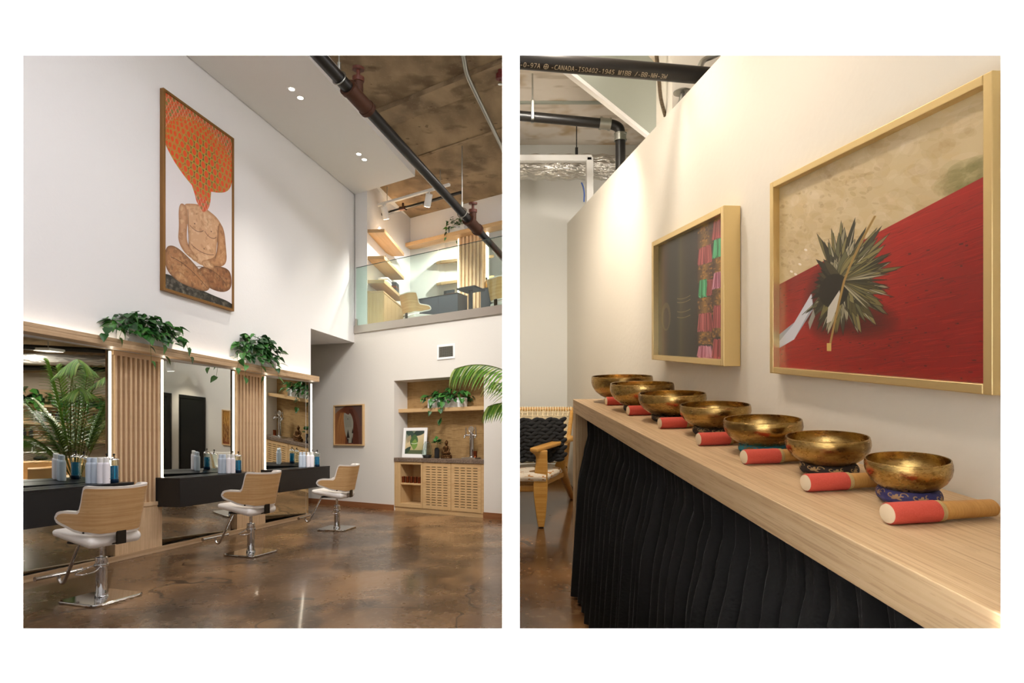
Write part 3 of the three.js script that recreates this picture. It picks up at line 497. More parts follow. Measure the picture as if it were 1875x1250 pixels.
// ---- the big framed print: a seated statue under an orange dotted shape
const printA = canvas(700, 1400, (x, w, h) => {
  const q = (() => { let s = 7; return () => (s = (s * 16807) % 2147483647) / 2147483647; })(), pt = (a) => [a[0] * w, a[1] * h];
  x.fillStyle = '#e2dcdb'; x.fillRect(0, 0, w, h);
  const blobPath = (pts) => { const p = new Path2D(), n = pts.length, m = (i, j) => { const a = pt(pts[i % n]), b = pt(pts[j % n]); return [(a[0] + b[0]) / 2, (a[1] + b[1]) / 2]; }; p.moveTo(...m(n - 1, 0)); for (let i = 0; i < n; i++) p.quadraticCurveTo(...pt(pts[i]), ...m(i, i + 1)); p.closePath(); return p; };
  const mottled = (path, base, dark, light, n, box) => { x.save(); x.clip(path); x.fillStyle = base; x.fillRect(0, 0, w, h); for (let i = 0; i < n; i++) { x.globalAlpha = 0.16 + q() * 0.2; x.fillStyle = q() > 0.5 ? dark : light; x.beginPath(); x.ellipse((box[0] + q() * (box[2] - box[0])) * w, (box[1] + q() * (box[3] - box[1])) * h, 3 + q() * 22, 3 + q() * 16, q() * 3, 0, 7); x.fill(); } x.globalAlpha = 1; x.strokeStyle = dark; for (const [lw, al] of [[46, 0.16], [28, 0.22], [12, 0.35]]) { x.lineWidth = lw; x.globalAlpha = al; x.stroke(path); } x.globalAlpha = 1; x.restore(); };
  // stone block
  mottled(blobPath([[-0.1, 0.92], [0.25, 0.93], [0.6, 0.955], [1.1, 0.965], [1.1, 1.1], [-0.1, 1.1]]), '#2e2820', '#14100c', '#9a9280', 260, [0, 0.93, 1, 1]);
  // far arm, torso, near arm
  const torso = [[0.36, 0.5], [0.24, 0.525], [0.3, 0.6], [0.33, 0.68], [0.32, 0.78], [0.5, 0.82], [0.72, 0.78], [0.74, 0.7], [0.76, 0.62], [0.86, 0.55], [0.76, 0.505], [0.62, 0.49], [0.5, 0.48]];
  mottled(blobPath(torso), '#cda078', '#9a6a40', '#e8caa4', 200, [0.2, 0.48, 0.9, 0.82]);
  mottled(blobPath([[0.22, 0.52], [0.18, 0.56], [0.19, 0.66], [0.17, 0.73], [0.27, 0.785], [0.42, 0.8], [0.44, 0.775], [0.33, 0.74], [0.29, 0.7], [0.31, 0.6], [0.3, 0.53]]), '#c09068', '#8a5a34', '#e4c49c', 90, [0.15, 0.5, 0.45, 0.8]);
  mottled(blobPath([[0.78, 0.52], [0.87, 0.55], [0.9, 0.65], [0.92, 0.74], [0.8, 0.785], [0.6, 0.8], [0.56, 0.775], [0.7, 0.745], [0.76, 0.7], [0.76, 0.6]]), '#b68458', '#7a4c2a', '#dcb88c', 90, [0.55, 0.5, 0.95, 0.8]);
  // crossed legs
  mottled(blobPath([[0.99, 0.79], [0.9, 0.77], [0.7, 0.785], [0.5, 0.82], [0.42, 0.87], [0.6, 0.925], [0.85, 0.925], [1.0, 0.88]]), '#8c5a34', '#4a2c18', '#c89c6c', 150, [0.4, 0.77, 1, 0.93]);
  mottled(blobPath([[0.0, 0.79], [0.12, 0.76], [0.3, 0.79], [0.5, 0.845], [0.66, 0.9], [0.6, 0.95], [0.4, 0.955], [0.16, 0.945], [0.0, 0.9]]), '#a87448', '#5a3820', '#dcb488', 170, [0, 0.76, 0.7, 0.96]);
  mottled(blobPath([[0.12, 0.9], [0.22, 0.885], [0.34, 0.92], [0.3, 0.95], [0.14, 0.94]]), '#bf8e60', '#7a4c2a', '#e4c49c', 30, [0.1, 0.88, 0.36, 0.95]);
  mottled(blobPath([[0.5, 0.79], [0.6, 0.765], [0.72, 0.785], [0.68, 0.815], [0.54, 0.82]]), '#d0a67c', '#8a5a34', '#ecd0aa', 30, [0.48, 0.76, 0.74, 0.83]); mottled(blobPath([[0.3, 0.77], [0.42, 0.765], [0.48, 0.79], [0.4, 0.81]]), '#d0a67c', '#8a5a34', '#ecd0aa', 20, [0.3, 0.76, 0.5, 0.82]);
  x.strokeStyle = 'rgba(74,42,20,.75)'; x.lineWidth = 5; const ln = (...p) => { x.beginPath(); x.moveTo(...pt(p[0])); x.bezierCurveTo(...pt(p[1]), ...pt(p[2]), ...pt(p[3])); x.stroke(); };
  ln([0.31, 0.54], [0.33, 0.62], [0.3, 0.68], [0.33, 0.74]); ln([0.77, 0.55], [0.76, 0.62], [0.77, 0.69], [0.72, 0.745]); ln([0.34, 0.62], [0.42, 0.645], [0.5, 0.635], [0.54, 0.615]); ln([0.56, 0.615], [0.62, 0.645], [0.7, 0.64], [0.74, 0.62]); ln([0.36, 0.72], [0.46, 0.745], [0.6, 0.745], [0.7, 0.725]); ln([0.08, 0.83], [0.26, 0.83], [0.42, 0.87], [0.6, 0.925]); ln([0.44, 0.83], [0.6, 0.8], [0.8, 0.82], [0.9, 0.87]);
  x.fillStyle = '#5a3820'; for (const [a, b] of [[0.41, 0.6], [0.66, 0.6], [0.55, 0.715]]) { x.beginPath(); x.ellipse(a * w, b * h, 6, 5, 0, 0, 7); x.fill(); }
  // dotted shape
  const field = new Path2D(); field.moveTo(0, 0); field.lineTo(w, 0); field.lineTo(w, 0.25 * h); field.bezierCurveTo(0.97 * w, 0.31 * h, 0.9 * w, 0.345 * h, 0.66 * w, 0.375 * h); field.lineTo(0.645 * w, 0.44 * h); field.bezierCurveTo(0.62 * w, 0.49 * h, 0.56 * w, 0.515 * h, 0.53 * w, 0.512 * h); field.bezierCurveTo(0.47 * w, 0.49 * h, 0.43 * w, 0.48 * h, 0.42 * w, 0.45 * h); field.lineTo(0.37 * w, 0.4 * h); field.bezierCurveTo(0.24 * w, 0.37 * h, 0.1 * w, 0.33 * h, 0, 0.26 * h); field.closePath();
  x.save(); x.clip(field); x.fillStyle = '#dfb49c'; x.fillRect(0, 0, w, h);
  const cx = 0.53 * w, cy = 0.25 * h, k = (px, py) => { const a = (px - cx) / (0.5 * w), b = (py - cy) / (0.2 * h); return Math.max(0, 1 - a * a - b * b); };
  x.fillStyle = '#d8643a'; x.fillRect(0, 0, w, h); const hole = x.createRadialGradient(cx, cy, 20, cx, cy, 0.42 * w); hole.addColorStop(0, '#4a2410'); hole.addColorStop(0.55, '#8a4420'); hole.addColorStop(1, 'rgba(216,100,58,0)'); x.fillStyle = hole; x.fillRect(0, 0, w, h);
  for (let j = -4; j < 34; j++) for (let i = -4; i < 26; i++) {
    const px = i * 34 + (j % 2 ? 17 : 0), py = j * 31 - 20, kk = k(px, py), push = 1 + 0.9 * kk, X = cx + (px - cx) * push, Y = cy + (py - cy) * push, s = 11.5 + 17 * kk * kk, far = kk < 0.02;
    x.fillStyle = far ? '#e9c6aa' : '#e6b596'; if (kk < 0.3) { x.beginPath(); x.ellipse(X, Y, s * 1.28, s * 1.28, 0, 0, 7); x.fill(); }
    x.fillStyle = kk > 0.25 ? '#a8963c' : far && py < 0.12 * h ? '#7a6a30' : '#b0502a'; x.beginPath(); x.ellipse(X, Y, s * 1.08, s * 1.25, 0, 0, 7); x.fill();
    x.fillStyle = far && (i + j) % 3 === 0 ? '#8a7c3c' : '#dc4e22'; x.beginPath(); x.ellipse(X, Y, s * 0.76, s * 0.95, 0, 0, 7); x.fill();
  }
  x.restore();
});
function framed(name, label, f, p, o) {                            // a framed print on a wall: o = {a0,a1,h0,h1,b,w,mat,art,glass}
  const g = thing(name, label, 'picture', p), { a0, a1, h0, h1, b, w } = o;
  for (const [x0, x1, y0, y1, gr] of [[a0, a0 + w, h0, h1, 'y'], [a1 - w, a1, h0, h1, 'y'], [a0 + w, a1 - w, h0, h0 + w, 'x'], [a0 + w, a1 - w, h1 - w, h1, 'x']]) part(g, 'frame_rail', span(x0, x1, y0, y1, 0.002, b, 0.002, gr), o.mat, f.M);
  const pl = new THREE.PlaneGeometry(a1 - a0 - 2 * w, h1 - h0 - 2 * w); pl.translate((a0 + a1) / 2, (h0 + h1) / 2, b * (o.inset ?? 0.6)); part(g, 'print', pl, o.art, f.M);
  part(g, 'backing', span(a0 + w * 0.5, a1 - w * 0.5, h0 + w * 0.5, h1 - w * 0.5, 0.001, b * (o.inset ?? 0.6) - 0.002), M.dark, f.M);
  if (o.mat2) { const m = o.mat2; for (const [x0, x1, y0, y1] of [[a0 + w, a0 + w + m, h0 + w, h1 - w], [a1 - w - m, a1 - w, h0 + w, h1 - w], [a0 + w + m, a1 - w - m, h0 + w, h0 + w + m], [a0 + w + m, a1 - w - m, h1 - w - m, h1 - w]]) part(g, 'mat_board', span(x0, x1, y0, y1, b * 0.6 + 0.0005, b * 0.6 + 0.003), M.plastic, f.M); }
  return g;
}
{
  const b = 0.05, tl = on(MW, 299.5, 160, b), bl = on(MW, 299.5, 532, b), br = on(MW, 429, 569, b);
  framed('framed_print', 'tall framed print of a seated statue under an orange dotted shape', MW, MWp, { a0: tl.a, a1: br.a, h0: (bl.h + br.h) / 2, h1: tl.h, b, w: 0.028, mat: M.bronzeFrame, art: std({ map: printA, roughness: 0.35 }), inset: 0.75 });
}

// ---- trailing plants in faceted white troughs
function leafGeo(len, wid, fold, curl) {
  const prof = [[0, 0.05], [0.12, 0.72], [0.3, 1], [0.55, 0.78], [0.8, 0.36], [1, 0.02]], pos = [], uv = [], idx = [];
  prof.forEach(([t, w]) => { const y = -curl * t * t * len; for (const s of [-1, 0, 1]) { pos.push(s * w * wid / 2, y + Math.abs(s) * fold * w * wid, t * len - (s && t === 0.12 ? 0.12 * len : 0)); uv.push(0.5 + s * w / 2, t); } });
  for (let i = 0; i < prof.length - 1; i++) for (let k = 0; k < 2; k++) { const a = i * 3 + k; idx.push(a, a + 3, a + 1, a + 1, a + 3, a + 4); }
  const g = new THREE.BufferGeometry(); g.setAttribute('position', new THREE.Float32BufferAttribute(pos, 3)); g.setAttribute('uv', new THREE.Float32BufferAttribute(uv, 2)); g.setIndex(idx); g.computeVertexNormals(); return g;
}
const LEAVES = [leafGeo(0.1, 0.085, 0.18, 0.3), leafGeo(0.085, 0.07, 0.28, 0.5), leafGeo(0.115, 0.095, 0.12, 0.15)];
function leafInto(parent, p, dirX, dirY, dirZ, s, f) {             // one leaf pointing along a direction
  const m = shade(new THREE.Mesh(LEAVES[Math.floor(rnd() * 3)], LEAF[Math.floor(rnd() * LEAF.length)])); m.name = 'leaf'; m.position.copy(p);
  const d = V(dirX, dirY, dirZ).normalize(), up = V(rr(-0.5, 0.5), 1, rr(-0.5, 0.5)), x = up.clone().cross(d).normalize(), y = d.clone().cross(x);
  m.quaternion.setFromRotationMatrix(new THREE.Matrix4().makeBasis(x, y, d)); m.scale.setScalar(s); parent.add(m);
}
function trough(g, len, h, dep, f) {                               // faceted white planter: rows of triangles
  const n = Math.max(4, Math.round(len / 0.09)), rows = [[0, 0.8], [0.5, 1], [1, 0.9]], tri = [];
  const pt = (i, r, side) => V(-len / 2 + len * clamp((i + (r === 1 ? 0.5 : 0)) / n, 0, 1), rows[r][0] * h, side * dep / 2 * (rows[r][1] + ((i + r) % 2 ? 0.16 : -0.1)));
  for (const side of [1, -1]) for (let r = 0; r < 2; r++) for (let i = 0; i < n; i++) { const q = [pt(i, r, side), pt(i + 1, r, side), pt(i, r + 1, side), pt(i + 1, r + 1, side)]; for (const t of [[0, 1, 2], [1, 3, 2]]) { const o = side > 0 ? t : [t[0], t[2], t[1]]; for (const k of o) tri.push(q[k].x, q[k].y, q[k].z); } }
  const fg = new THREE.BufferGeometry(); fg.setAttribute('position', new THREE.Float32BufferAttribute(tri, 3)); fg.setAttribute('uv', new THREE.Float32BufferAttribute(new Float32Array(tri.length / 3 * 2), 2)); fg.computeVertexNormals();
  const ends = [-1, 1].map((s) => bx(0.008, h, dep * 0.9, s * len / 2, h / 2, 0)), bot = bx(len, 0.006, dep * 0.8, 0, 0.003, 0);
  part(g, 'trough', join([fg, ...ends, bot]), M.whitePaint, f.M, 'white faceted trough'); part(g, 'soil', bx(len * 0.97, 0.02, dep * 0.75, 0, h * 0.88, 0), M.soil, f.M);
}
function pothos(label, f, pos, len, h, dep, nLeaves, reach, up, hang, ls, trails, group) {
  const g = thing('trailing_plant', label, 'plant', pos, group); trough(g, len, h, dep, f);
  const to = (x, y, z) => V(x, y, z).applyMatrix4(f.M), lin = (x, y, z) => { const o = V(x, y, z).applyMatrix4(f.M); return [o.x, o.y, o.z]; };
  const stems = [];
  for (let i = 0; i < nLeaves; i++) {
    const ang = rr(0, Math.PI), side = rr(-1, 1), ex = (len / 2) * side * 0.96 + Math.sign(side) * reach * Math.pow(Math.abs(side), 3), r = Math.sqrt(rnd());
    const lift = Math.sin(ang), out = Math.cos(ang), env = 1 - 0.35 * side * side;
    const x = ex, y = h * 0.9 + lift * up * r * env - (1 - lift) * hang * r * 0.7, z = out * (dep * 0.45 + 0.06 * r) + 0.015;
    leafInto(g, to(x, y, z), ...lin(rr(-0.7, 0.7) + side * 0.4, -0.35 + lift * 0.25 + rr(-0.3, 0.2), out * 0.9 + rr(-0.2, 0.5)), ls * rr(0.75, 1.2), f);
    if (i % 3 === 0) stems.push(bar([ex * 0.8, h * 0.85, 0], [x, y, z], 0.0018, 5));
  }
  for (const [x, zz, L, dx] of trails) { const pts = []; for (let k = 0; k <= 4; k++) { const t = k / 4; pts.push(V(x + dx * t, h * 0.9 + 0.03 * Math.sin(t * 3) - L * t * t, dep * 0.5 + zz * Math.sin(Math.min(1, t * 1.6) * 1.5))); } stems.push(tube(pts, 0.002, 12, 5)); for (let k = 1; k <= 4; k++) { const c = pts[k]; leafInto(g, to(c.x, c.y, c.z), ...lin(rr(-0.8, 0.8), -0.8, rr(0.2, 0.8)), ls * rr(0.8, 1.05), f); } }
  part(g, 'stems', join(stems), M.trunk, f.M);
  return g;
}
{
  const s1a = on(MW, 222, 640, 0.075).a, s1b = on(MW, 308, 640, 0.075).a;
  pothos('large trailing green plant in a white faceted trough above the first slatted column', MW, at(MW, (s1a + s1b) / 2, H_SHELF + 0.0, 0.075), s1b - s1a, 0.16, 0.1, 190, 0.12, 0.22, 0.1, 0.92, [[-0.3, 0.06, 0.12, -0.1], [-0.1, 0.08, 0.3, 0.04], [0.02, 0.07, 0.22, 0.1], [0.33, 0.05, 0.18, 0.14], [-0.38, 0.05, 0.1, -0.16]], 'trailing plants on the long shelf');
  const s2a = on(MW, 442, 670, 0.075).a, s2b = on(MW, 500, 670, 0.075).a;
  pothos('small trailing green plant above the second slatted column', MW, at(MW, (s2a + s2b) / 2, H_SHELF + 0.0, 0.075), s2b - s2a, 0.15, 0.1, 190, 0.08, 0.32, 0.16, 0.92, [[-0.3, 0.07, 0.3, -0.1], [-0.1, 0.07, 0.26, 0.02], [0.2, 0.07, 0.24, 0.06], [-0.35, 0.05, 0.2, -0.16]], 'trailing plants on the long shelf');
}

// ---- ceiling slab: soffit bands, sprinkler pipe, hangers, valves, conduit
{
  const band = (px0, py0, px1, py1, w, label) => {                 // a shallow concrete beam running parallel to the end wall
    const q0 = onL(px0, py0, H_SLAB), g = thing('ceiling_beam', label, 'beam', P(q0.X, H_SLAB, q0.Z), 'concrete beams under the slab');
    part(g, 'web', bx(6, w > 0.1 ? 0.07 : 0.016, w, 0, w > 0.1 ? -0.036 : -0.009, 0, 0.003), M.concrete, FW.M);
  };
  band(800, 172, 0, 0, 0.34, 'shallow concrete beam under the slab near the upper valve'); band(905, 240, 0, 0, 0.06, 'narrow raised seam in the slab behind the conduit'); band(900, 425, 0, 0, 0.3, 'shallow concrete beam under the slab over the mezzanine');
  const hp = 5.2, hq = 4.5, s = onL(560, 76, hp), e = onL(925, 476, hq), A = P(s.X, hp, s.Z), B = P(e.X, hq, e.Z);
  const g = thing('sprinkler_pipe', 'thick black sprinkler pipe running under the ceiling from front to back', 'pipe', A), rel = B.clone().sub(A), on1 = (t, y = 0) => rel.clone().multiplyScalar(t).add(V(0, y, 0));
  part(g, 'run', join([(() => { const c = new THREE.CylinderGeometry(0.062, 0.07, rel.length(), 20).toNonIndexed(); c.applyQuaternion(new THREE.Quaternion().setFromUnitVectors(V(0, 1, 0), rel.clone().normalize())); const m = rel.clone().multiplyScalar(0.5); c.translate(m.x, m.y, m.z); return c; })()]), M.blackPipe);
  const tAt = (px) => { let lo = 0, hi = 1; for (let i = 0; i < 40; i++) { const m = (lo + hi) / 2, w = A.clone().addScaledVector(rel, m); (CX + FOCAL * w.x / -w.z < px) ? lo = m : hi = m; } return lo; };
  for (const px of [656, 866]) {
    const t = tAt(px), c = on1(t), d = rel.clone().normalize();
    const f = part(g, 'tee_fitting', join([bar(c.clone().addScaledVector(d, -0.19), c.clone().addScaledVector(d, 0.19), 0.09, 20), bar(c.clone().addScaledVector(d, -0.2), c.clone().addScaledVector(d, -0.15), 0.1, 20), bar(c.clone().addScaledVector(d, 0.15), c.clone().addScaledVector(d, 0.2), 0.1, 20), bar(c, c.clone().add(V(0, 0.2, 0)), 0.055, 14)]), M.rust, null, 'rusty cast fitting');
    part(f, 'valve_head', join([bar(c.clone().add(V(0, 0.2, 0)), c.clone().add(V(0, 0.25, 0)), 0.068, 14), bar(c.clone().add(V(0, 0.25, 0)), c.clone().add(V(0, 0.34, 0)), 0.022, 10), bar(c.clone().add(V(0, 0.33, 0)), c.clone().add(V(0, 0.36, 0)), 0.07, 8)]), M.redValve, null, 'red-brown valve head');
  }
  for (const px of [621, 846]) {
    const t = tAt(px), c = on1(t), ringG = new THREE.TorusGeometry(0.08, 0.008, 8, 24).toNonIndexed(); ringG.applyQuaternion(new THREE.Quaternion().setFromUnitVectors(V(0, 0, 1), rel.clone().normalize())); ringG.translate(c.x, c.y, c.z);
    const top = H_SLAB - (hp + (hq - hp) * t) - 0.001; part(g, 'hanger', join([ringG, bar(c.clone().add(V(0, 0.08, 0)), c.clone().add(V(0, top, 0)), 0.009, 8), bar(c.clone().add(V(0, 0.07, 0)), c.clone().add(V(0, 0.17, 0)), 0.02, 8)]), M.steel);
  }
  const hc = H_SLAB - 0.11, cp = [[838, 60], [848, 101], [853, 128], [862, 152], [918, 268], [950, 340]].map(([x, y]) => { const q = onL(x, y, hc); return P(q.X, hc, q.Z); }), o = cp[0].clone();
  single('conduit', 'thin bent metal conduit fixed under the concrete slab', 'conduit', o, tube(cp.map((p) => p.clone().sub(o)), 0.03, 60, 10, 0.3), M.steel);
  const q = onL(916, 118, H_SLAB), k = thing('fire_sprinkler', 'dark red sprinkler drop hanging from the slab', 'sprinkler', P(q.X, H_SLAB, q.Z)); part(k, 'drop', join([cyl(0.03, 0.03, 0.14, 0, -0.07, 0), cyl(0.055, 0.055, 0.06, 0, -0.15, 0)]), std({ color: 0x5a1512, roughness: 0.5 })); part(k, 'nozzle', join([cyl(0.012, 0.018, 0.06, 0, -0.21, 0), cyl(0.03, 0.03, 0.004, 0, -0.242, 0)]), M.chrome);
}

// ---- end wall: vent, framed skull print
{
  const a0 = on(FW, 801, 650).a, a1 = on(FW, 833.5, 650).a, h1 = on(FW, 801, 632).h, h0 = on(FW, 801, 659).h, g = thing('wall_vent', 'square white air vent with a dark grille on the cream end wall', 'vent', FWp), w = 0.035;
  for (const [x0, x1, y0, y1] of [[a0, a0 + w, h0, h1], [a1 - w, a1, h0, h1], [a0 + w, a1 - w, h0, h0 + w], [a0 + w, a1 - w, h1 - w, h1]]) part(g, 'frame', span(x0, x1, y0, y1, 0.001, 0.014, 0.003), M.whitePaint, FW.M);
  part(g, 'duct_mouth', span(a0 + w, a1 - w, h0 + w, h1 - w, 0.0005, 0.002), M.dark, FW.M);
  for (let i = 0; i < 12; i++) part(g, 'grille_bar', span(a0 + w + (a1 - a0 - 2 * w) * (i + 0.3) / 12, a0 + w + (a1 - a0 - 2 * w) * (i + 0.6) / 12, h0 + w, h1 - w, 0.003, 0.009), M.steel, FW.M);
  for (let i = 0; i < 7; i++) part(g, 'grille_louvre', span(a0 + w, a1 - w, h0 + w + (h1 - h0 - 2 * w) * (i + 0.4) / 7, h0 + w + (h1 - h0 - 2 * w) * (i + 0.55) / 7, 0.004, 0.01), M.steel, FW.M);
}
const printSkull = canvas(300, 380, (x, w, h) => {
  const gr = x.createLinearGradient(0, 0, w, 0); gr.addColorStop(0, '#8a5a34'); gr.addColorStop(0.35, '#5a2c1a'); gr.addColorStop(1, '#5c4038'); x.fillStyle = gr; x.fillRect(0, 0, w, h);
  x.fillStyle = '#7c6a5c'; x.beginPath(); x.moveTo(0, 0); x.lineTo(120, 0); x.quadraticCurveTo(30, 40, 0, 80); x.fill(); x.fillStyle = '#523c36'; x.beginPath(); x.moveTo(180, 0); x.quadraticCurveTo(270, 80, 270, 200); x.lineTo(w, 200); x.lineTo(w, 0); x.fill();
  for (let i = 0; i < 46; i++) { const px = 4 + i * 2.4; x.strokeStyle = ['#a87240', '#7c4a28', '#c08a4c', '#6a3820'][i % 4]; x.lineWidth = 2.4; x.beginPath(); x.moveTo(60 + i * 1.2, 60 + (i % 5) * 8); x.quadraticCurveTo(px + 10, 200, px + (i % 3), h); x.stroke(); }
  for (let i = 0; i < 40; i++) { x.strokeStyle = ['#4c2416', '#5e3020', '#3a1a10'][i % 3]; x.lineWidth = 2.5; x.beginPath(); x.moveTo(150 + i, 30 + (i % 4) * 8); x.quadraticCurveTo(190 + i * 1.6, 180, 200 + i * 1.4, h); x.stroke(); }
  x.fillStyle = '#8d8878'; x.beginPath(); x.moveTo(100, 70); x.bezierCurveTo(120, 60, 150, 110, 160, 70); x.bezierCurveTo(200, 110, 205, 180, 195, 230); x.bezierCurveTo(200, 280, 190, 320, 184, 366); x.lineTo(150, 366); x.bezierCurveTo(130, 320, 110, 280, 104, 220); x.bezierCurveTo(98, 160, 92, 110, 100, 70); x.fill();
  x.fillStyle = '#1c120c'; for (const p of [[[142, 230], [126, 320], [160, 316]], [[128, 320], [150, 330], [146, 380]], [[190, 220], [182, 270], [200, 270]], [[140, 120], [136, 134], [146, 134]], [[186, 300], [178, 366], [196, 366]]]) { x.beginPath(); x.moveTo(...p[0]); x.lineTo(...p[1]); x.lineTo(...p[2]); x.fill(); }
  x.strokeStyle = '#6c6a5c'; x.lineWidth = 3; for (let i = 0; i < 8; i++) { x.beginPath(); x.moveTo(108 + i * 9, 90 + i * 3); x.lineTo(118 + i * 8, 210); x.stroke(); }
});
{
  const b = 0.045, a0 = on(FW, 610, 780, b).a, a1 = on(FW, 664.5, 780, b).a, h1 = on(FW, 637, 740.5, b).h, h0 = on(FW, 637, 815.5, b).h;
  framed('framed_skull_print', 'light wood framed print of a pale animal skull and brown hair', FW, FWp, { a0, a1, h0, h1, b, w: 0.022, mat: M.pale, art: std({ map: printSkull, roughness: 0.4 }), inset: 0.5 });
}
// ---- niche: cabinets, counter, shelf and what stands there
{
  const b = -0.004, A = (px, y = 880, bb = b) => on(FW, px, y, bb).a, Hh = (px, py, bb = b) => on(FW, px, py, bb).h;
  const counterTop = Hh(723.8, 837.4), cbot = Hh(723.8, 844.5), kick = Hh(727, 927), L = NL.a + 0.003, Rr = NR.a - 0.003, back = -NICHE_D + 0.004;
  const ct = thing('counter_slab', 'speckled brown stone counter over the niche cabinets', 'counter', FWp); part(ct, 'slab', span(L, Rr, cbot, counterTop, back, 0.012, 0.004), M.granite, FW.M);
  const d1 = A(773.5), d2 = A(825.5), d3 = A(881);
  { // open cubby unit
    const g = thing('open_cabinet', 'open oak cubby cabinet with a middle shelf under the stone counter', 'cabinet', FWp), t = 0.022, mid = Hh(752, 886);
    part(g, 'side_panel', span(L, A(733), kick, cbot - 0.001, back, b, 0.002, 'y'), M.pale, FW.M); part(g, 'side_panel', span(d1 - t * 1.6, d1 - 0.002, kick, cbot - 0.001, back, b, 0.002, 'y'), M.pale, FW.M);
    part(g, 'top_panel', span(A(733), d1 - t * 1.6, Hh(752, 850), cbot - 0.001, back, b, 0.002), M.pale, FW.M); part(g, 'bottom_panel', span(A(733), d1 - t * 1.6, kick, Hh(745, 921.5), back, b, 0.002), M.pale, FW.M);
    part(g, 'shelf', span(A(733), d1 - t * 1.6, mid - 0.014, mid + 0.014, back, b - 0.01, 0.002), M.pale, FW.M); part(g, 'back_panel', span(L, d1 - 0.003, kick, cbot - 0.002, back - 0.001, back + 0.008), M.pale, FW.M);
    const cup = join([lathe([[0, 0], [0.026, 0.001], [0.03, 0.008], [0.031, 0.08], [0.029, 0.084], [0.027, 0.08], [0.025, 0.01], [0, 0.008]], 18)]);
    for (let i = 0; i < 5; i++) { const c = thing('copper_mug', ['copper mug at the left end of the row in the oak cubby', 'second copper mug in the oak cubby', 'middle copper mug in the oak cubby', 'fourth copper mug in the oak cubby', 'copper mug at the right end of the row in the oak cubby'][i], 'mug', at(FW, A(739 + i * 7.2, 880, -0.06), mid + 0.0141, -0.06), 'copper mugs in the cubby'); part(c, 'cup', cup, M.copper, FALL.clone().scale(V(1, 1.25, 1))); }
  }
  [[d1, d2, 'left'], [d2, d3, 'right']].forEach(([x0, x1, side]) => {
    const g = thing('base_cabinet', side === 'left' ? 'oak cabinet with a slotted door beside the open cubby' : 'oak cabinet with a slotted door below the tap tower', 'cabinet', FWp, 'slotted cabinets in the niche');
    part(g, 'body', span(x0 + 0.002, x1 - 0.002, kick, cbot - 0.002, back, b - 0.026), std({ color: 0x2e2114, roughness: 0.9 }), FW.M);
    const y0 = kick + 0.004, y1 = cbot - 0.006, w = x1 - x0 - 0.008, h = y1 - y0, s = new THREE.Shape([[0, 0], [w, 0], [w, h], [0, h]].map((p) => new THREE.Vector2(...p)));
    for (let c = 0; c < 4; c++) for (let r = 0; r < 16; r++) { const cx = w * (0.19 + c * 0.207), cy = h * (0.09 + r * 0.0545), hw = w * 0.075, hh = 0.0055; s.holes.push(new THREE.Path([[cx - hw, cy - hh], [cx + hw, cy - hh], [cx + hw, cy + hh], [cx - hw, cy + hh]].map((p) => new THREE.Vector2(...p)))); }
    const e = new THREE.ExtrudeGeometry(s, { depth: 0.02, bevelEnabled: false }); e.translate(x0 + 0.004, y0, b - 0.022); part(g, 'door', e, M.pale, FW.M, 'oak door with rows of short slots');
  });
  lw('trim_2', 'oak end strip right of the niche cabinets', FW, d3 + 0.002, Rr, kick, cbot - 0.002, back, b, M.pale);
  lw('trim_3', 'oak toe kick under the niche cabinets', FW, L, Rr, 0, kick - 0.001, back, b - 0.015, M.pale);
  const sh0 = A(735, 750, -0.1), shT = Hh(735, 748.5, -0.1), sf = thing('niche_shelf', 'oak floating shelf across the niche', 'shelf', FWp); part(sf, 'board', span(L, Rr, shT - 0.062, shT, back, -0.1, 0.004), M.pale, FW.M);
  // plant on the niche shelf
  const pa = A(786, 740, -0.17), pb = A(850, 740, -0.17);
  pothos('dark trailing plant in a white faceted trough on the niche shelf', FW, at(FW, (pa + pb) / 2, shT, -0.19), pb - pa, 0.15, 0.12, 110, 0.1, 0.19, 0.06, 0.95, [[-0.2, 0.08, 0.2, -0.04], [-0.03, 0.1, 0.34, 0.02], [0.02, 0.1, 0.32, 0.0]]);
  // leaning leaf print
  const printLeaf = canvas(260, 340, (x, w, h) => {
    const gr = x.createLinearGradient(0, 0, w, h); gr.addColorStop(0, '#38524a'); gr.addColorStop(0.4, '#c9b48c'); gr.addColorStop(1, '#8f8a58'); x.fillStyle = gr; x.fillRect(0, 0, w, h);
    const leaf = (cx, cy, l, wd, r, c) => { x.save(); x.translate(cx, cy); x.rotate(r); x.fillStyle = c; x.beginPath(); x.moveTo(0, -l); x.quadraticCurveTo(wd, 0, 0, l); x.quadraticCurveTo(-wd, 0, 0, -l); x.fill(); x.restore(); };
    leaf(200, 20, 120, 90, 1.1, '#22332c'); leaf(60, 40, 130, 80, -0.8, '#33463c'); leaf(120, 150, 100, 110, 0.1, '#3f5c30'); leaf(130, 200, 80, 80, 0.05, '#6c8a3c'); leaf(30, 290, 80, 60, 0.7, '#2e4034'); leaf(50, 120, 60, 50, 0.3, '#9a8868'); x.strokeStyle = '#e8e6dc'; x.lineWidth = 5; x.beginPath(); x.moveTo(80, 180); x.quadraticCurveTo(130, 200, 170, 176); x.stroke(); x.fillStyle = 'rgba(52,68,44,0.75)'; x.fillRect(0, 280, w, 60);
  });
  const lg = thing('leaning_print', 'white framed print of green leaves leaning on the stone counter', 'picture', at(FW, (A(737, 800, -0.12) + A(780, 800, -0.12)) / 2, counterTop, -0.12)), lw2 = A(780, 800, -0.12) - A(737, 800, -0.12), lh = Hh(737, 783, -0.12) - counterTop, tilt = FW.M.clone().multiply(new THREE.Matrix4().makeRotationX(-0.1));
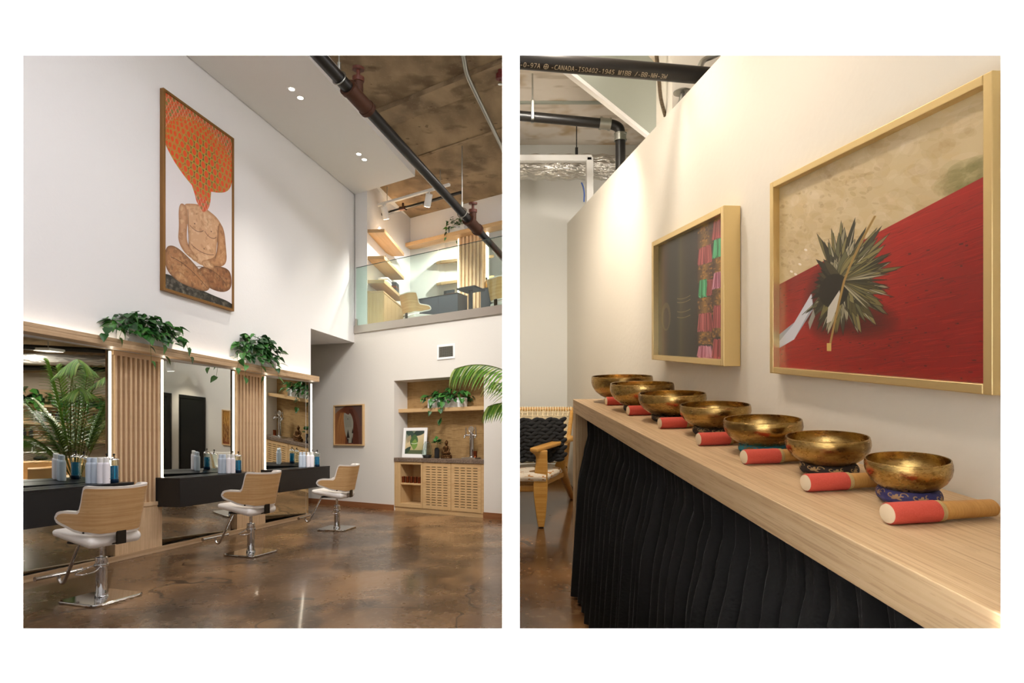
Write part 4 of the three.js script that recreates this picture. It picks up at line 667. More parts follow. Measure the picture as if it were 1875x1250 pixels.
  for (const [x0, x1, y0, y1] of [[-lw2 / 2, -lw2 / 2 + 0.055, 0, lh], [lw2 / 2 - 0.055, lw2 / 2, 0, lh], [-lw2 / 2 + 0.055, lw2 / 2 - 0.055, 0, 0.06], [-lw2 / 2 + 0.055, lw2 / 2 - 0.055, lh - 0.05, lh]]) part(lg, 'frame_rail', span(x0, x1, y0, y1, 0, 0.02, 0.002), M.plastic, tilt);
  { const pl = new THREE.PlaneGeometry(lw2 - 0.1, lh - 0.1); pl.translate(0, lh / 2 + 0.005, 0.012); part(lg, 'print', pl, std({ map: printLeaf, roughness: 0.3 }), tilt); part(lg, 'backing', span(-lw2 / 2 + 0.01, lw2 / 2 - 0.01, 0.01, lh - 0.01, 0.0, 0.008), M.dark, tilt); }
  // glass vessel
  const gv = thing('glass_vessel', 'faceted clear glass vessel with dark stones on the counter', 'vase', at(FW, A(782, 830, -0.07), counterTop, -0.07)); part(gv, 'stones', lathe([[0, 0.002], [0.06, 0.004], [0.075, 0.05], [0, 0.056]], 8), std({ color: 0x16110d, roughness: 0.8 }), FALL); part(gv, 'glass', lathe([[0.064, 0], [0.092, 0.09], [0.062, 0.21], [0.03, 0.27]], 6), M.glass, FALL); const wires = []; for (let i = 0; i < 6; i++) { const c = Math.cos(i * Math.PI / 3), s = Math.sin(i * Math.PI / 3); wires.push(tube([[0.064 * c, 0, 0.064 * s], [0.092 * c, 0.09, 0.092 * s], [0.062 * c, 0.21, 0.062 * s], [0.03 * c, 0.27, 0.03 * s]], 0.0022, 12, 5, 0)); } part(gv, 'metal_edges', join(wires), M.darkSteel, FALL);
  // black vase with small plant
  const bv = thing('small_vase', 'black vase with a small dark leafy sprig beside the statue', 'vase', at(FW, A(800, 830, -0.12), counterTop, -0.12)); part(bv, 'vase', lathe([[0, 0], [0.036, 0], [0.04, 0.02], [0.04, 0.14], [0.03, 0.16], [0.028, 0.17]], 18), M.dark, FALL); for (let i = 0; i < 26; i++) { const an = rr(0, 6.3), e = rr(0, 1.3); leafInto(bv, V(Math.cos(an) * 0.045 * Math.cos(e), 0.22 + Math.sin(e) * 0.08 + rr(-0.04, 0.02), Math.sin(an) * 0.045 * Math.cos(e)), Math.cos(an), Math.sin(e), Math.sin(an), 0.6, FW); } part(bv, 'stem', bar([0, 0.15, 0], [0, 0.25, 0], 0.004, 6), M.trunk, FALL);
  // seated bronze statue
  const st = thing('seated_statue', 'small bronze seated figure on a lotus base in the niche', 'statue', at(FW, A(817.5, 830, -0.1), counterTop, -0.1)), sm = FW.M.clone().scale(V(0.0088 / 0.0088, 1, 1));
  const petals = []; for (let i = 0; i < 12; i++) { const t = i / 12 * Math.PI * 2; petals.push(ball(0.016, 0.016, 0.01, Math.cos(t) * 0.088, 0.036, Math.sin(t) * 0.062, 8, 6)); }
  part(st, 'lotus_base', join([(() => { const g = lathe([[0, 0], [0.1, 0], [0.1, 0.014], [0.088, 0.022], [0.088, 0.046], [0.096, 0.054], [0.09, 0.062], [0, 0.062]], 28); g.scale(1, 1, 0.72); return g; })(), ...petals]), M.bronze, sm);
  part(st, 'figure', join([ball(0.092, 0.026, 0.055, 0, 0.084, 0.012), ball(0.04, 0.022, 0.026, -0.045, 0.1, 0.03), ball(0.04, 0.022, 0.026, 0.045, 0.1, 0.03), lathe([[0, 0.08], [0.04, 0.085], [0.036, 0.13], [0.044, 0.175], [0.04, 0.195], [0.016, 0.206], [0.013, 0.22], [0, 0.22]], 20), tube([[-0.044, 0.185, 0], [-0.066, 0.15, 0.008], [-0.058, 0.115, 0.03], [-0.02, 0.105, 0.05]], 0.0135, 16, 8), tube([[0.044, 0.185, 0], [0.064, 0.15, 0.01], [0.06, 0.118, 0.03], [0.066, 0.094, 0.05]], 0.0135, 16, 8), ball(0.026, 0.032, 0.028, 0, 0.243, 0.002), ball(0.0275, 0.018, 0.028, 0, 0.262, -0.002), ball(0.013, 0.014, 0.013, 0, 0.283, -0.002), ball(0.004, 0.012, 0.005, -0.027, 0.238, 0), ball(0.004, 0.012, 0.005, 0.027, 0.238, 0), ball(0.004, 0.007, 0.006, 0, 0.241, 0.028)]), M.bronze, sm);
  // tap tower
  const tp = thing('tap_tower', 'chrome two-handle drinks tap tower on a drip tray', 'tap', at(FW, A(864, 830, -0.12), counterTop, -0.12)), tm = FW.M, th = Hh(864, 779, -0.12) - counterTop;
  part(tp, 'drip_tray', bx(0.26, 0.024, 0.16, 0, 0.012, 0.02, 0.004), M.brushed, tm); part(tp, 'column', lathe([[0, 0.024], [0.05, 0.024], [0.05, 0.034], [0.036, 0.04], [0.036, th - 0.12], [0.04, th - 0.115], [0, th - 0.11]], 24), M.chrome, tm); part(tp, 'cross_tube', bar([-0.085, th - 0.15, 0.01], [0.085, th - 0.15, 0.01], 0.014, 12), M.chrome, tm);
  const med = new THREE.CylinderGeometry(0.046, 0.046, 0.016, 24).toNonIndexed(); med.rotateX(Math.PI / 2); med.translate(0, th - 0.06, 0.012); const ring = new THREE.TorusGeometry(0.046, 0.006, 8, 24).toNonIndexed(); ring.translate(0, th - 0.06, 0.02); part(tp, 'medallion', join([med, ring, bar([0, th - 0.12, 0.01], [0, th - 0.1, 0.01], 0.02, 12)]), M.brushed, tm);
  for (const s of [-1, 1]) { const fa = part(tp, 'faucet', join([tube([[s * 0.085, th - 0.15, 0.01], [s * 0.1, th - 0.15, 0.04], [s * 0.1, th - 0.19, 0.06]], 0.012, 12, 8), ball(0.018, 0.018, 0.018, s * 0.09, th - 0.15, 0.015)]), M.chrome, tm); part(fa, 'handle', tube([[s * 0.092, th - 0.14, 0.02], [s * 0.094, th - 0.08, 0.025], [s * 0.088, th - 0.03, 0.03]], 0.009, 10, 8), M.chrome, tm); }
  const cc = thing('copper_cup', 'tall copper cup standing on the drip tray', 'cup', at(FW, A(870, 830, -0.075), counterTop + 0.0245, -0.075)); part(cc, 'cup', lathe([[0, 0], [0.028, 0], [0.031, 0.1], [0.028, 0.1], [0.026, 0.006], [0, 0.006]], 18), M.copper, FALL);
}

// ---- mezzanine
{
  const B = -1.9, A = (px, b = B) => on(FW, px, 500, b).a, Hh = (px, py, b = B) => on(FW, px, py, b).h, a672 = A(672, 0);
  struct('wall_mezzanine_left', 'bright white wall end and side wall of the mezzanine', 'wall', deck([plan(FW, 0.001, -0.001), plan(FW, a672, -0.001), plan(FW, A(733), B + 0.001), plan(FW, -0.4, B + 0.001)], H_MEZZ - 0.3, H_SLAB - 0.001), M.white, SALON_DECK);
  // side wall direction
  const s0 = plan(FW, a672, 0), s1 = plan(FW, A(733), B), SW = frame(s0, norm2([s1[0] - s0[0], s1[1] - s0[1]]), null ?? [0, 0], true);
  SW.n = [SW.ax[1], -SW.ax[0]]; SW.M = frame(s0, SW.ax, SW.n, true).M; const SWp = P(s0[0], 0, s0[1]), sl = Math.hypot(s1[0] - s0[0], s1[1] - s0[1]);
  // shelves seen from below; front face at px 672..705
  const hAt = (px, py) => on(SW, px, py, 0.1).h;
  [[430, 'second'], [478, 'third'], [521, 'lowest']].forEach(([y, k], i) => {
    const h = on(SW, 700, y, 0.2).h, g = thing('mezzanine_shelf', `oak wall shelf on the mezzanine side wall, ${['topmost', 'middle', 'lowest'][i]} of three`, 'shelf', SWp, 'oak shelves on the mezzanine');
    part(g, 'board', span(0.02, sl * 0.62, h - 0.03, h + 0.03, 0.002, 0.3, 0.004), M.pale, SW.M);
  });
  { const h = on(SW, 680, 540, 0.02).h, g = thing('mezzanine_cabinet', 'low pale oak cabinet under the mezzanine shelves', 'cabinet', SWp); part(g, 'body', span(0.02, sl * 0.72, H_FASCIA + 0.002, h, 0.002, 0.28, 0.004, 'y'), M.pale, SW.M); part(g, 'top', span(0.015, sl * 0.725, h, h + 0.03, 0.002, 0.29, 0.003), M.pale, SW.M); part(g, 'door', span(0.03, sl * 0.71, H_FASCIA + 0.04, h - 0.02, 0.28, 0.296, 0.003, 'y'), M.pale, SW.M); }
  const shelfH = [430, 478, 521].map((y) => on(SW, 700, y, 0.2).h + 0.0301);
  [[1, 0.22, M.amber, 'bottles'], [1, 0.3, M.amber, ''], [1, 0.38, M.amber, '']].forEach(([s, t, m], i) => { const g = thing('amber_bottle', 'small amber bottle on the middle mezzanine shelf', 'bottle', at(SW, sl * t, shelfH[s], 0.18), 'amber bottles on the mezzanine shelf'); part(g, 'bottle', lathe([[0, 0], [0.03, 0], [0.03, 0.09], [0.012, 0.11], [0.012, 0.14], [0, 0.14]], 14), std({ color: 0x5a4220, roughness: 0.25 }), FALL); });
  { const g = thing('shelf_books', 'dark boxed set standing on the lowest mezzanine shelf', 'box', at(SW, sl * 0.5, shelfH[2], 0.17)); part(g, 'case', bx(0.2, 0.22, 0.14, 0, 0.11, 0, 0.004), M.slate, SW.M); part(g, 'band', bx(0.202, 0.04, 0.142, 0, 0.13, 0, 0.003), M.copper, SW.M); }
  { const g = thing('folded_towels', 'white folded towels on the lowest mezzanine shelf', 'towel', at(SW, sl * 0.24, shelfH[2], 0.16)); for (let i = 0; i < 3; i++) part(g, 'towel', bx(0.24, 0.05, 0.2, 0, 0.026 + i * 0.05, 0, 0.022, 'x', 3), M.plastic, SW.M); }
  // back wall station: header shelf, mirrors, slats, light strips, desk
  const hT = Hh(728, 448, B + 0.2), hU = hT - 0.075, g = thing('mezzanine_header', 'oak header shelf above the mezzanine mirror', 'shelf', FWp);
  part(g, 'board', span(A(735, B + 0.2), aVis, hU, hT, B + 0.002, B + 0.2, 0.004), M.pale, FW.M); part(g, 'end_post', span(A(735.5, B + 0.12), A(739, B + 0.12), H_LOFT, hU - 0.001, B + 0.002, B + 0.12, 0.003, 'y'), M.pale, FW.M);
  [[738, 838, 'beside the oak post'], [893, 960, 'right of the mezzanine slats']].forEach(([x0, x1, w]) => { const m = thing('mezzanine_mirror', 'tall mirror on the mezzanine ' + w, 'mirror', FWp, 'mezzanine mirrors'); part(m, 'mirror_sheet', span(A(x0) + 0.01, A(x1), H_MEZZ + 0.3, hU - 0.002, B + 0.002, B + 0.012), M.mirror, FW.M); });
  [[739.5, 'beside the oak post'], [839.5, 'left of the mezzanine slats'], [891, 'right of the mezzanine slats']].forEach(([x, w]) => { const m = thing('mezzanine_light_strip', 'glowing vertical light strip ' + w, 'light', FWp, 'mezzanine light strips'), a = A(x, B + 0.04); part(m, 'diffuser', span(a - 0.018, a + 0.018, H_MEZZ + 0.32, hU - 0.01, B + 0.014, B + 0.035, 0.003), M.ledGlow, FW.M); const p = at(FW, a, (H_MEZZ + hU) / 2, B + 0.045), t = at(FW, a, 4, 0); t.y = p.y; area(0xfff4e4, 8, 0.036, hU - H_MEZZ - 0.4, p, t); });
  { const m = thing('slatted_column', 'pale slatted column on the mezzanine back wall', 'column', FWp), a0 = A(842), a1 = A(889); part(m, 'back_panel', span(a0, a1, H_MEZZ + 0.2, hU - 0.002, B + 0.001, B + 0.014), M.slat, FW.M); for (let i = 0; i < 7; i++) part(m, 'slat', span(a0 + (a1 - a0) * (i + 0.15) / 7, a0 + (a1 - a0) * (i + 0.62) / 7, H_MEZZ + 0.2, hU - 0.002, B + 0.015, B + 0.05, 0.003, 'y'), M.slat, FW.M); }
  [[737, 838, 'behind the first mezzanine chair', 543], [880, 960, 'behind the second mezzanine chair', 530]].forEach(([x0, x1, w, y]) => { const m = thing('mezzanine_desk', 'dark grey boxy desk ' + w, 'desk', FWp, 'mezzanine desks'), b = B + 0.36, h = Hh(760, 548, b); part(m, 'body', span(A(x0, b), A(x1, b), H_MEZZ + 0.12, h - 0.02, B + 0.055, b, 0.004), M.slate, FW.M); part(m, 'top', span(A(x0, b) - 0.003, A(x1, b) + 0.003, h - 0.02, h, B + 0.055, b + 0.003, 0.003), M.blackTop, FW.M); });
  const seatDrop = 0.12;
  [[762, 0.15, -0.7, 150, 'wood-backed styling chair on the mezzanine behind the left glass panel'], [925, 0.2, -0.68, 150, 'wood-backed styling chair on the mezzanine behind the right glass panel']].forEach(([px, , b, , label]) => { const a = A(px, b); stylingChair(at(FW, a, H_LOFT, b), face(-FW.n[0] * 0.95 + FW.ax[0] * 0.3, -FW.n[1] * 0.95 + FW.ax[1] * 0.3), label, 'mezzanine styling chairs'); });
  { const b = -0.5, a = A(862, b), h = Hh(862, 530, b), m = thing('side_table', 'black square pedestal side table behind the glass', 'table', at(FW, a, H_LOFT, b)); part(m, 'top', bx(0.36, 0.03, 0.3, 0, h - H_LOFT, 0, 0.004), M.black, FW.M); part(m, 'pedestal', bx(0.05, h - H_LOFT - 0.015, 0.05, 0, (h - H_LOFT - 0.015) / 2, 0, 0.004, 'y'), M.black, FW.M); part(m, 'foot', bx(0.26, 0.02, 0.22, 0, 0.01, 0, 0.004), M.black, FW.M); }
  { const b = B + 0.25, m = thing('oil_bottle', 'amber pump bottle on the second mezzanine desk', 'bottle', at(FW, A(891, b), Hh(760, 548, B + 0.36), b)); part(m, 'bottle', lathe([[0, 0], [0.045, 0], [0.045, 0.12], [0.016, 0.16], [0.016, 0.19]], 18), M.amber, FALL); part(m, 'pump', join([cyl(0.018, 0.018, 0.03, 0, 0.2, 0), cyl(0.005, 0.005, 0.04, 0, 0.235, 0)]), M.dark, FALL); }
  // small plants
  { const m = thing('sprig_plant', 'small green sprig beside the left mezzanine chair', 'plant', at(FW, A(742, -1.1), H_LOFT, -1.1)); part(m, 'pot', lathe([[0, 0], [0.07, 0], [0.085, 0.3], [0.08, 0.3], [0, 0.28]], 18), M.whitePaint, FALL); const ts = []; for (let i = 0; i < 9; i++) { const an = rr(0, 6.3), r = rr(0.03, 0.14), h = rr(0.5, 0.78); ts.push(tube([[0, 0.27, 0], [Math.cos(an) * r * 0.4, 0.45, Math.sin(an) * r * 0.4], [Math.cos(an) * r, h, Math.sin(an) * r]], 0.003, 10, 5)); for (let k = 0; k < 3; k++) leafInto(m, V(Math.cos(an) * r * (0.6 + k * 0.2), h - 0.1 + k * 0.05, Math.sin(an) * r * (0.6 + k * 0.2)), rr(-1, 1), rr(-0.3, 0.6), rr(-1, 1), 0.65, FW); } part(m, 'stems', join(ts), M.trunk, FALL); }
  pothos('leafy plant on the mezzanine header shelf', FW, at(FW, A(838, B + 0.1), hT, B + 0.1), 0.4, 0.12, 0.1, 60, 0.05, 0.24, 0.1, 0.8, [[-0.15, 0.05, 0.2, -0.05]]);
  // track lights, pipe
  const hTr = SALON_EYE + (803 - 378) * 10.6 / FOCAL, tg = thing('light_track', 'white ceiling track bar over the mezzanine', 'track', at(FW, A(700, -0.55), hTr, -0.55)), ta = A(792, -0.55) - A(695, -0.55);
  part(tg, 'bar', bx(ta + 0.6, 0.04, 0.05, ta / 2, 0, 0, 0.004), M.whitePaint, FW.M); for (const rx of [0.12, ta + 0.1]) part(tg, 'hanger_rod', bar([rx, 0, 0], [rx, H_SLAB - hTr, 0], 0.006), M.steel, FW.M);
  [[703, 'nearest the white wall'], [786, 'beside the black pipe']].forEach(([px, w], i) => {
    const a = A(px, -0.55), p = at(FW, a, hTr - 0.02, -0.55), m = thing('track_spotlight', 'white cylinder spotlight on the mezzanine track ' + w, 'spotlight', p, 'mezzanine spotlights'), dir = (i ? V(-0.25, -1, -0.35) : V(0.15, -1, -0.35)).normalize(), c = dir.clone().multiplyScalar(0.1).add(V(0, -0.05, 0));
    part(m, 'arm', bar(V(0, 0.002, 0), V(0, -0.07, 0), 0.012), M.whitePaint); part(m, 'barrel', bar(c.clone().addScaledVector(dir, -0.11), c.clone().addScaledVector(dir, 0.11), 0.06, 20), M.whitePaint); part(m, 'lens', bar(c.clone().addScaledVector(dir, 0.111), c.clone().addScaledVector(dir, 0.115), 0.05, 20), M.lampGlow);
    const lp = p.clone().add(c).addScaledVector(dir, 0.15); spot(0xfffaf4, 30, lp, lp.clone().add(dir), 1.0, 0.8, 3);
  });
  { const h = hTr - 0.08, pA = at(FW, A(692, -0.75), h, -0.75), pB = at(FW, A(806, -0.75), h, -0.75), m = thing('mezzanine_pipe', 'black pipe crossing under the mezzanine ceiling', 'pipe', pA); part(m, 'run', bar(V(0, 0, 0), pB.clone().sub(pA).multiplyScalar(1.3), 0.028, 14), M.blackPipe); const c = pB.clone().sub(pA).multiplyScalar(0.42); part(m, 'fitting', join([bar(c.clone().add(V(-0.06, 0, -0.04)), c.clone().add(V(0.06, 0, 0.04)), 0.04, 12), bar(c, c.clone().add(V(0, 0.1, 0)), 0.02, 8)]), M.rust); }
  { const m = thing('added_mezzanine_lamp', 'added white linear fill lamp under the slab above the mezzanine, out past the pipe', 'lamp', at(FW, A(1010, -0.7), H_SLAB - 0.25, -0.7)); part(m, 'housing', bx(1, 0.05, 0.3, 0, 0.03, 0, 0.01), M.whitePaint, FW.M); part(m, 'diffuser', bx(0.96, 0.006, 0.26, 0, 0, 0), std({ color: 0xffffff, emissive: 0xfff4e6, emissiveIntensity: 2 }), FW.M); const p = at(FW, A(1010, -0.7), H_SLAB - 0.36, -0.7); area(0xfff8f0, 40, 0.96, 0.3, p, V(p.x, p.y - 1, p.z)); }  // lamp added out of view as fill light for the mezzanine
}

// ---- palm at the end of the partition
function frond(g, root, tip, arch, n, L, droop, matI, individual, name = 'frond') {   // rachis from root to tip, leaflets on both sides
  const mid = root.clone().add(tip).multiplyScalar(0.5).add(V(0, arch, 0)), c = new THREE.QuadraticBezierCurve3(root, mid, tip);
  const stem = new THREE.TubeGeometry(c, 20, 0.006, 6, false).toNonIndexed(), r = part(g, name, stem, M.trunk), all = [];
  const leaflet = (len) => grid(6, 2, (u, v) => { const w = 0.022 * Math.sin(Math.PI * Math.min(1, 0.15 + u * 0.85)) ** 0.8 * (1 - u * 0.3), s = v * 2 - 1; return V(s * w, -droop * u * u * len + Math.abs(s) * 0.004, u * len); });
  for (let i = 0; i < n; i++) for (const s of [-1, 1]) {
    const t = 0.22 + 0.78 * (i + (s > 0 ? 0.5 : 0)) / n, p = c.getPoint(Math.min(1, t)), d = c.getTangent(Math.min(1, t)), side = V(0, 1, 0).cross(d).normalize().multiplyScalar(s), len = L * (0.45 + 0.75 * Math.sin(Math.PI * (0.18 + t * 0.72))) * rr(0.9, 1.08);
    const dir = side.multiplyScalar(1).addScaledVector(d, 0.85 + t * 0.5).add(V(0, -0.25 - 0.35 * t, 0)).normalize(), x = V(0, 1, 0).cross(dir).normalize(), y = dir.clone().cross(x);
    const lg = leaflet(len); lg.applyMatrix4(new THREE.Matrix4().makeBasis(x, y, dir).setPosition(p));
    if (individual) part(r, 'leaflet', lg, PALM[(i + (s > 0 ? 1 : 0) + matI) % PALM.length]); else all.push(lg.toNonIndexed());
  }
  if (!individual) { const m = part(r, 'leaflets', join(all), PALM[matI % PALM.length]); m.userData.kind = 'stuff'; }
}
{
  const base = P(0.6, -0.75, 6.62), g = thing('potted_palm', 'tall feathery palm in a pale pot beside the niche wall', 'palm', base), W = (px, py, Z) => V((px - CX) * Z / FOCAL, EYE + (CY - py) * Z / FOCAL, -Z).sub(base);
  part(g, 'pot', lathe([[0, 0], [0.2, 0], [0.24, 0.56], [0.225, 0.56], [0.21, 0.52], [0, 0.52]], 28), M.tanPad, FALL); part(g, 'soil', cyl(0.212, 0.212, 0.01, 0, 0.525, 0), M.soil, FALL);
  const root = V(0, 0.34, 0), crown = V(0, 0.55, 0);
  const st = []; for (const [r, tip, ar, n, L, dr, mi] of [[W(1005, 745, 6.5), W(832, 676, 6.3), 0.42, 22, 0.3, 0.6, 1], [W(1000, 790, 6.6), W(893, 745, 6.4), 0.3, 15, 0.26, 0.5, 0], [W(1000, 770, 6.7), W(900, 700, 6.9), 0.22, 13, 0.26, 0.5, 2]]) { frond(g, r, tip, ar, n, L, dr, mi, true); st.push(tube([V(0.01, 0.53, 0.01), r.clone().multiplyScalar(0.5).add(V(0.05, 0.25, 0.02)), r], 0.009, 14, 6)); }
  part(g, 'long_stalks', join(st), M.trunk);
  const dirs = [[0.5, 1.75, -0.1], [0.1, 2.05, 0.35], [-0.15, 1.55, -0.5], [0.75, 1.25, 0.3], [0.3, 1.5, 0.65], [0.6, 1.1, -0.5], [0.85, 0.9, 0.05], [0.2, 1.25, -0.75], [0.15, 0.95, 0.7], [0.55, 0.8, 0.55], [0.1, 1.9, -0.2], [-0.3, 1.7, 0.1], [0.35, 1.85, -0.4], [0.25, 1.95, 0.2], [-0.2, 1.3, 0.5], [0.45, 1.45, 0.45], [0.05, 1.6, -0.6]];
  dirs.forEach(([x, y, z], i) => frond(g, V(x * 0.1, 0.95, z * 0.1), V(x * 0.95, y + 0.72, z * 0.95), 0.3, 24, 0.34, 0.3, i, false));
  part(g, 'stalks', join(dirs.map(([x, y, z]) => tube([[x * 0.12, 0.525, z * 0.12], [x * 0.07, 0.75, z * 0.07], [x * 0.1, 0.95, z * 0.1]], 0.012, 8, 6))), M.trunk);
}

// ================================================================ BOWL ROOM THINGS
const BWp = R(BW.o[0], 0, BW.o[1]), TOP = 0.9, TA0 = -1.845, TA1 = 0.384, TB = 0.37;
{
  const g = thing('console_table', 'long tan oak console table with a waterfall end along the wall', 'table', BWp);
  part(g, 'top', span(TA0, TA1, TOP - 0.062, TOP, 0.004, TB, 0.002), M.table, BW.M);
  part(g, 'end_panel', span(TA0, TA0 + 0.06, 0, TOP - 0.0625, 0.004, TB, 0.002, 'y'), M.table, BW.M);
  part(g, 'end_panel', span(TA1 - 0.06, TA1, 0, TOP - 0.0625, 0.004, TB, 0.002, 'y'), M.table, BW.M);
  // gathered velvet skirt
  const a0 = TA0 + 0.075, a1 = TA1 - 0.075, n = 760, len = a1 - a0, ph = []; let acc = 0; for (let i = 0; i <= n; i++) { ph.push(acc); acc += (1.5 + 0.9 * fbm(i / n, 0.3, 26, 3, 2, 301)) ; }
  const k = Math.PI * 2 * 33 / acc;
  const cur = (u, v, off) => {
    const i = Math.min(n, Math.round(u * n)), t = 1 - v, p = ph[i] * k, gather = smooth(0.16, 0.0, t), w = 0.5 * Math.sin(t * 1.6 + u * 40) * smooth(0.05, 0.7, t);
    const amp = 0.014 + 0.05 * smooth(0.0, 0.4, t), s = Math.sin(p + w), fold = Math.pow(Math.abs(Math.sin((p + w) / 2)), 0.8) * 2 - 1;
    let b = TB - 0.085 + 0.02 * gather + 0.05 * t + amp * fold * (0.75 + 0.5 * fbm(u, 0.7, 40, 3, 2, 302)) + 0.007 * Math.sin(p * 2.1) * smooth(0.2, 0.05, t);
    b += 0.012 * Math.exp(-((t - 0.17) ** 2) / 0.002) * (0.4 + 0.6 * s);
    const a = a0 + u * len + 0.008 * Math.cos(p + w) * t + 0.05 * (u - 0.5) * t * 0.9 + 0.012 * Math.sin(u * 60) * t;
    const q = V(a, 0.012 + v * (TOP - 0.075), b + off); q.u = u * len * 1.6; q.v = v; return q;
  };
  const front = grid(n, 26, (u, v) => cur(u, v, 0)), c = single('table_skirt', 'black velvet gathered curtain hanging under the oak console table', 'curtain', BWp, front, M.velvet, BW.M);
  const rod = thing('curtain_rod', 'thin dark rod carrying the black skirt under the table', 'rod', BWp); part(rod, 'rod', bar([TA0 + 0.061, TOP - 0.075, TB - 0.075], [TA1 - 0.061, TOP - 0.075, TB - 0.075], 0.006), M.darkSteel, BW.M);
}
// ---- bowls, cushions, mallets
const cushions = [['#c79a2e', '#8a5a1c', 'yellow'], ['#33261c', '#6f5a40', 'dark brown'], ['#2c221a', '#7a6448', 'dark brown'], ['#2a2018', '#86704c', 'dark brown'], ['#1f6f7c', '#7c5c34', 'teal'], ['#241a16', '#a88858', 'black and tan'], ['#2c2a58', '#9a7852', 'violet blue']];
const BOWL = [[1139.5, 113, 688.5, 736, 1], [1176, 118, 701.5, 752, 1], [1231.5, 125, 719.5, 771, 1], [1310, 132, 740.5, 796, 1], [1397.5, 147, 767, 829, 1], [1516.5, 159, 799, 867, 1], [1664.5, 165, 840, 921, 1]];
const MAL = [[1110, 742], [1150, 760.5], [1208, 784.5], [1279, 815.5], [1362, 850], [1475, 900], [1625, 960]];
const which = ['the first, on the yellow cushion by the rope armchair', 'second from the yellow cushion', 'third from the yellow cushion', 'the middle one of the row', 'on the teal cushion', 'between the teal and the violet cushion', 'on the violet blue cushion'];
BOWL.forEach(([px, wpx, rimY, baseY], i) => {
  const q = onR(px, baseY, TOP), off = q.X / q.Z, d = wpx * q.Z / FOCAL / Math.sqrt(1 + off * off), r = d / 2, rimH = EYE - (rimY - CY) * q.Z / FOCAL - TOP, ch = [0.017, 0.021, 0.024, 0.027, 0.027, 0.027, 0.0295][i] * (i < 4 ? 1.1 : 1), bh = rimH - ch * 0.72, cr = [0.6, 0.6, 0.62, 0.64, 0.64, 0.7, 0.76][i] * r;
  const [c0, c1, tone] = cushions[i];
  const cu = thing('bowl_cushion', `${tone} patterned round cushion under the brass bowl ${['at the armchair end of the row', 'second from the armchair', 'third from the armchair', 'in the middle of the row', 'fifth from the armchair', 'sixth from the armchair', 'farthest from the armchair'][i]}`, 'cushion', R(q.X, TOP, q.Z), 'patterned cushions under the bowls');
  const pad = []; for (let k = 0; k <= 14; k++) { const t = -Math.PI / 2 + Math.PI * k / 14; pad.push([cr - ch * 0.55 + Math.sign(Math.cos(t)) * Math.pow(Math.abs(Math.cos(t)), 0.8) * ch * 0.55, ch * 0.5 + Math.sin(t) * ch * 0.5]); }
  const bt = brocade(c0, c1); bt.wrapS = bt.wrapT = THREE.RepeatWrapping; bt.repeat.set(2, 0.9);
  const body = lathe([[0, 0.0006], ...pad, [cr * 0.3, ch * 0.8], [0, ch * 0.75]], 48); { const p = body.attributes.position; for (let j = 0; j < p.count; j++) { const an = Math.atan2(p.getZ(j), p.getX(j)), w = 1 + 0.02 * Math.sin(an * 7 + i); p.setX(j, p.getX(j) * w); p.setZ(j, p.getZ(j) * w); } body.computeVertexNormals(); }
  part(cu, 'pad', toCreasedNormals(body, 0.9), std({ map: bt, roughness: 0.75 })); 
  const b = thing('singing_bowl', `hammered brass singing bowl, ${which[i]}`, 'bowl', R(q.X, TOP + ch * 0.72, q.Z), 'brass singing bowls in a row'), tiltM = new THREE.Matrix4().makeRotationZ(0.075 * off / 0.73).multiply(new THREE.Matrix4().makeRotationY(i * 1.3 + 0.4));
  const prof = [[0, 0], [0.34, 0.006], [0.52, 0.06], [0.7, 0.17], [0.86, 0.34], [0.965, 0.55], [1.005, 0.74], [1.0, 0.9], [0.985, 1]], w = 0.022, wallP = prof.map(([x, y]) => [x * r, y * bh]);
  const inner = prof.slice().reverse().map(([x, y]) => [Math.max(0, x * r - w * r * 1.6), Math.max(y * bh, y * bh + (y < 0.1 ? 0.004 : 0))]);
  const lg = new THREE.LatheGeometry([...wallP, [0.975 * r, bh * 1.012], [0.955 * r, bh * 1.0], ...inner].map(([x, y]) => new THREE.Vector2(x, y)), 64);
  part(b, 'bowl', lg, M.brass, tiltM);
  // mallet
  const [mx, my] = MAL[i], m0 = onR(mx, my, TOP), mr = [0.0185, 0.0185, 0.0178, 0.0172, 0.0168, 0.0165, 0.0165][i], L = [0.2, 0.2, 0.2, 0.2, 0.195, 0.19, 0.194][i], dir = V(0.986, 0, -0.165), Mm = new THREE.Matrix4().makeBasis(dir, V(0, 1, 0), dir.clone().cross(V(0, 1, 0)));
  const m = thing('bowl_mallet', `wooden mallet with a red suede grip in front of the ${['yellow', 'second brown', 'third brown', 'middle brown', 'teal', 'black and tan', 'violet blue'][i]} cushion`, 'mallet', R(m0.X, TOP + mr + 0.0003, m0.Z), 'mallets in front of the bowls');
  const along = (pts, seg = 28) => { const g = lathe(pts, seg); g.rotateZ(-Math.PI / 2); return g; };
  part(m, 'end_face', along([[0, -0.0015], [mr * 0.86, -0.0012], [mr * 0.9, 0.002]]), M.endGrain, Mm); part(m, 'suede_grip', along([[mr * 0.9, 0], [mr, 0.002], [mr, L * 0.43], [mr * 0.9, L * 0.437]]), M.suede, Mm, 'red suede wrap');
  for (let k = 0; k < 3; k++) part(m, 'cord_ring', along([[mr * 0.8, L * (0.438 + k * 0.014)], [mr * 0.95, L * (0.441 + k * 0.014)], [mr * 0.97, L * (0.446 + k * 0.014)], [mr * 0.8, L * (0.452 + k * 0.014)]]), M.cord, Mm);
  part(m, 'handle', along([[mr * 0.72, L * 0.44], [mr * 0.86, L * 0.47], [mr * 0.84, L * 0.7], [mr * 0.8, L * 0.97], [mr * 0.6, L * 0.995], [0, L]]), M.stick, Mm);
});

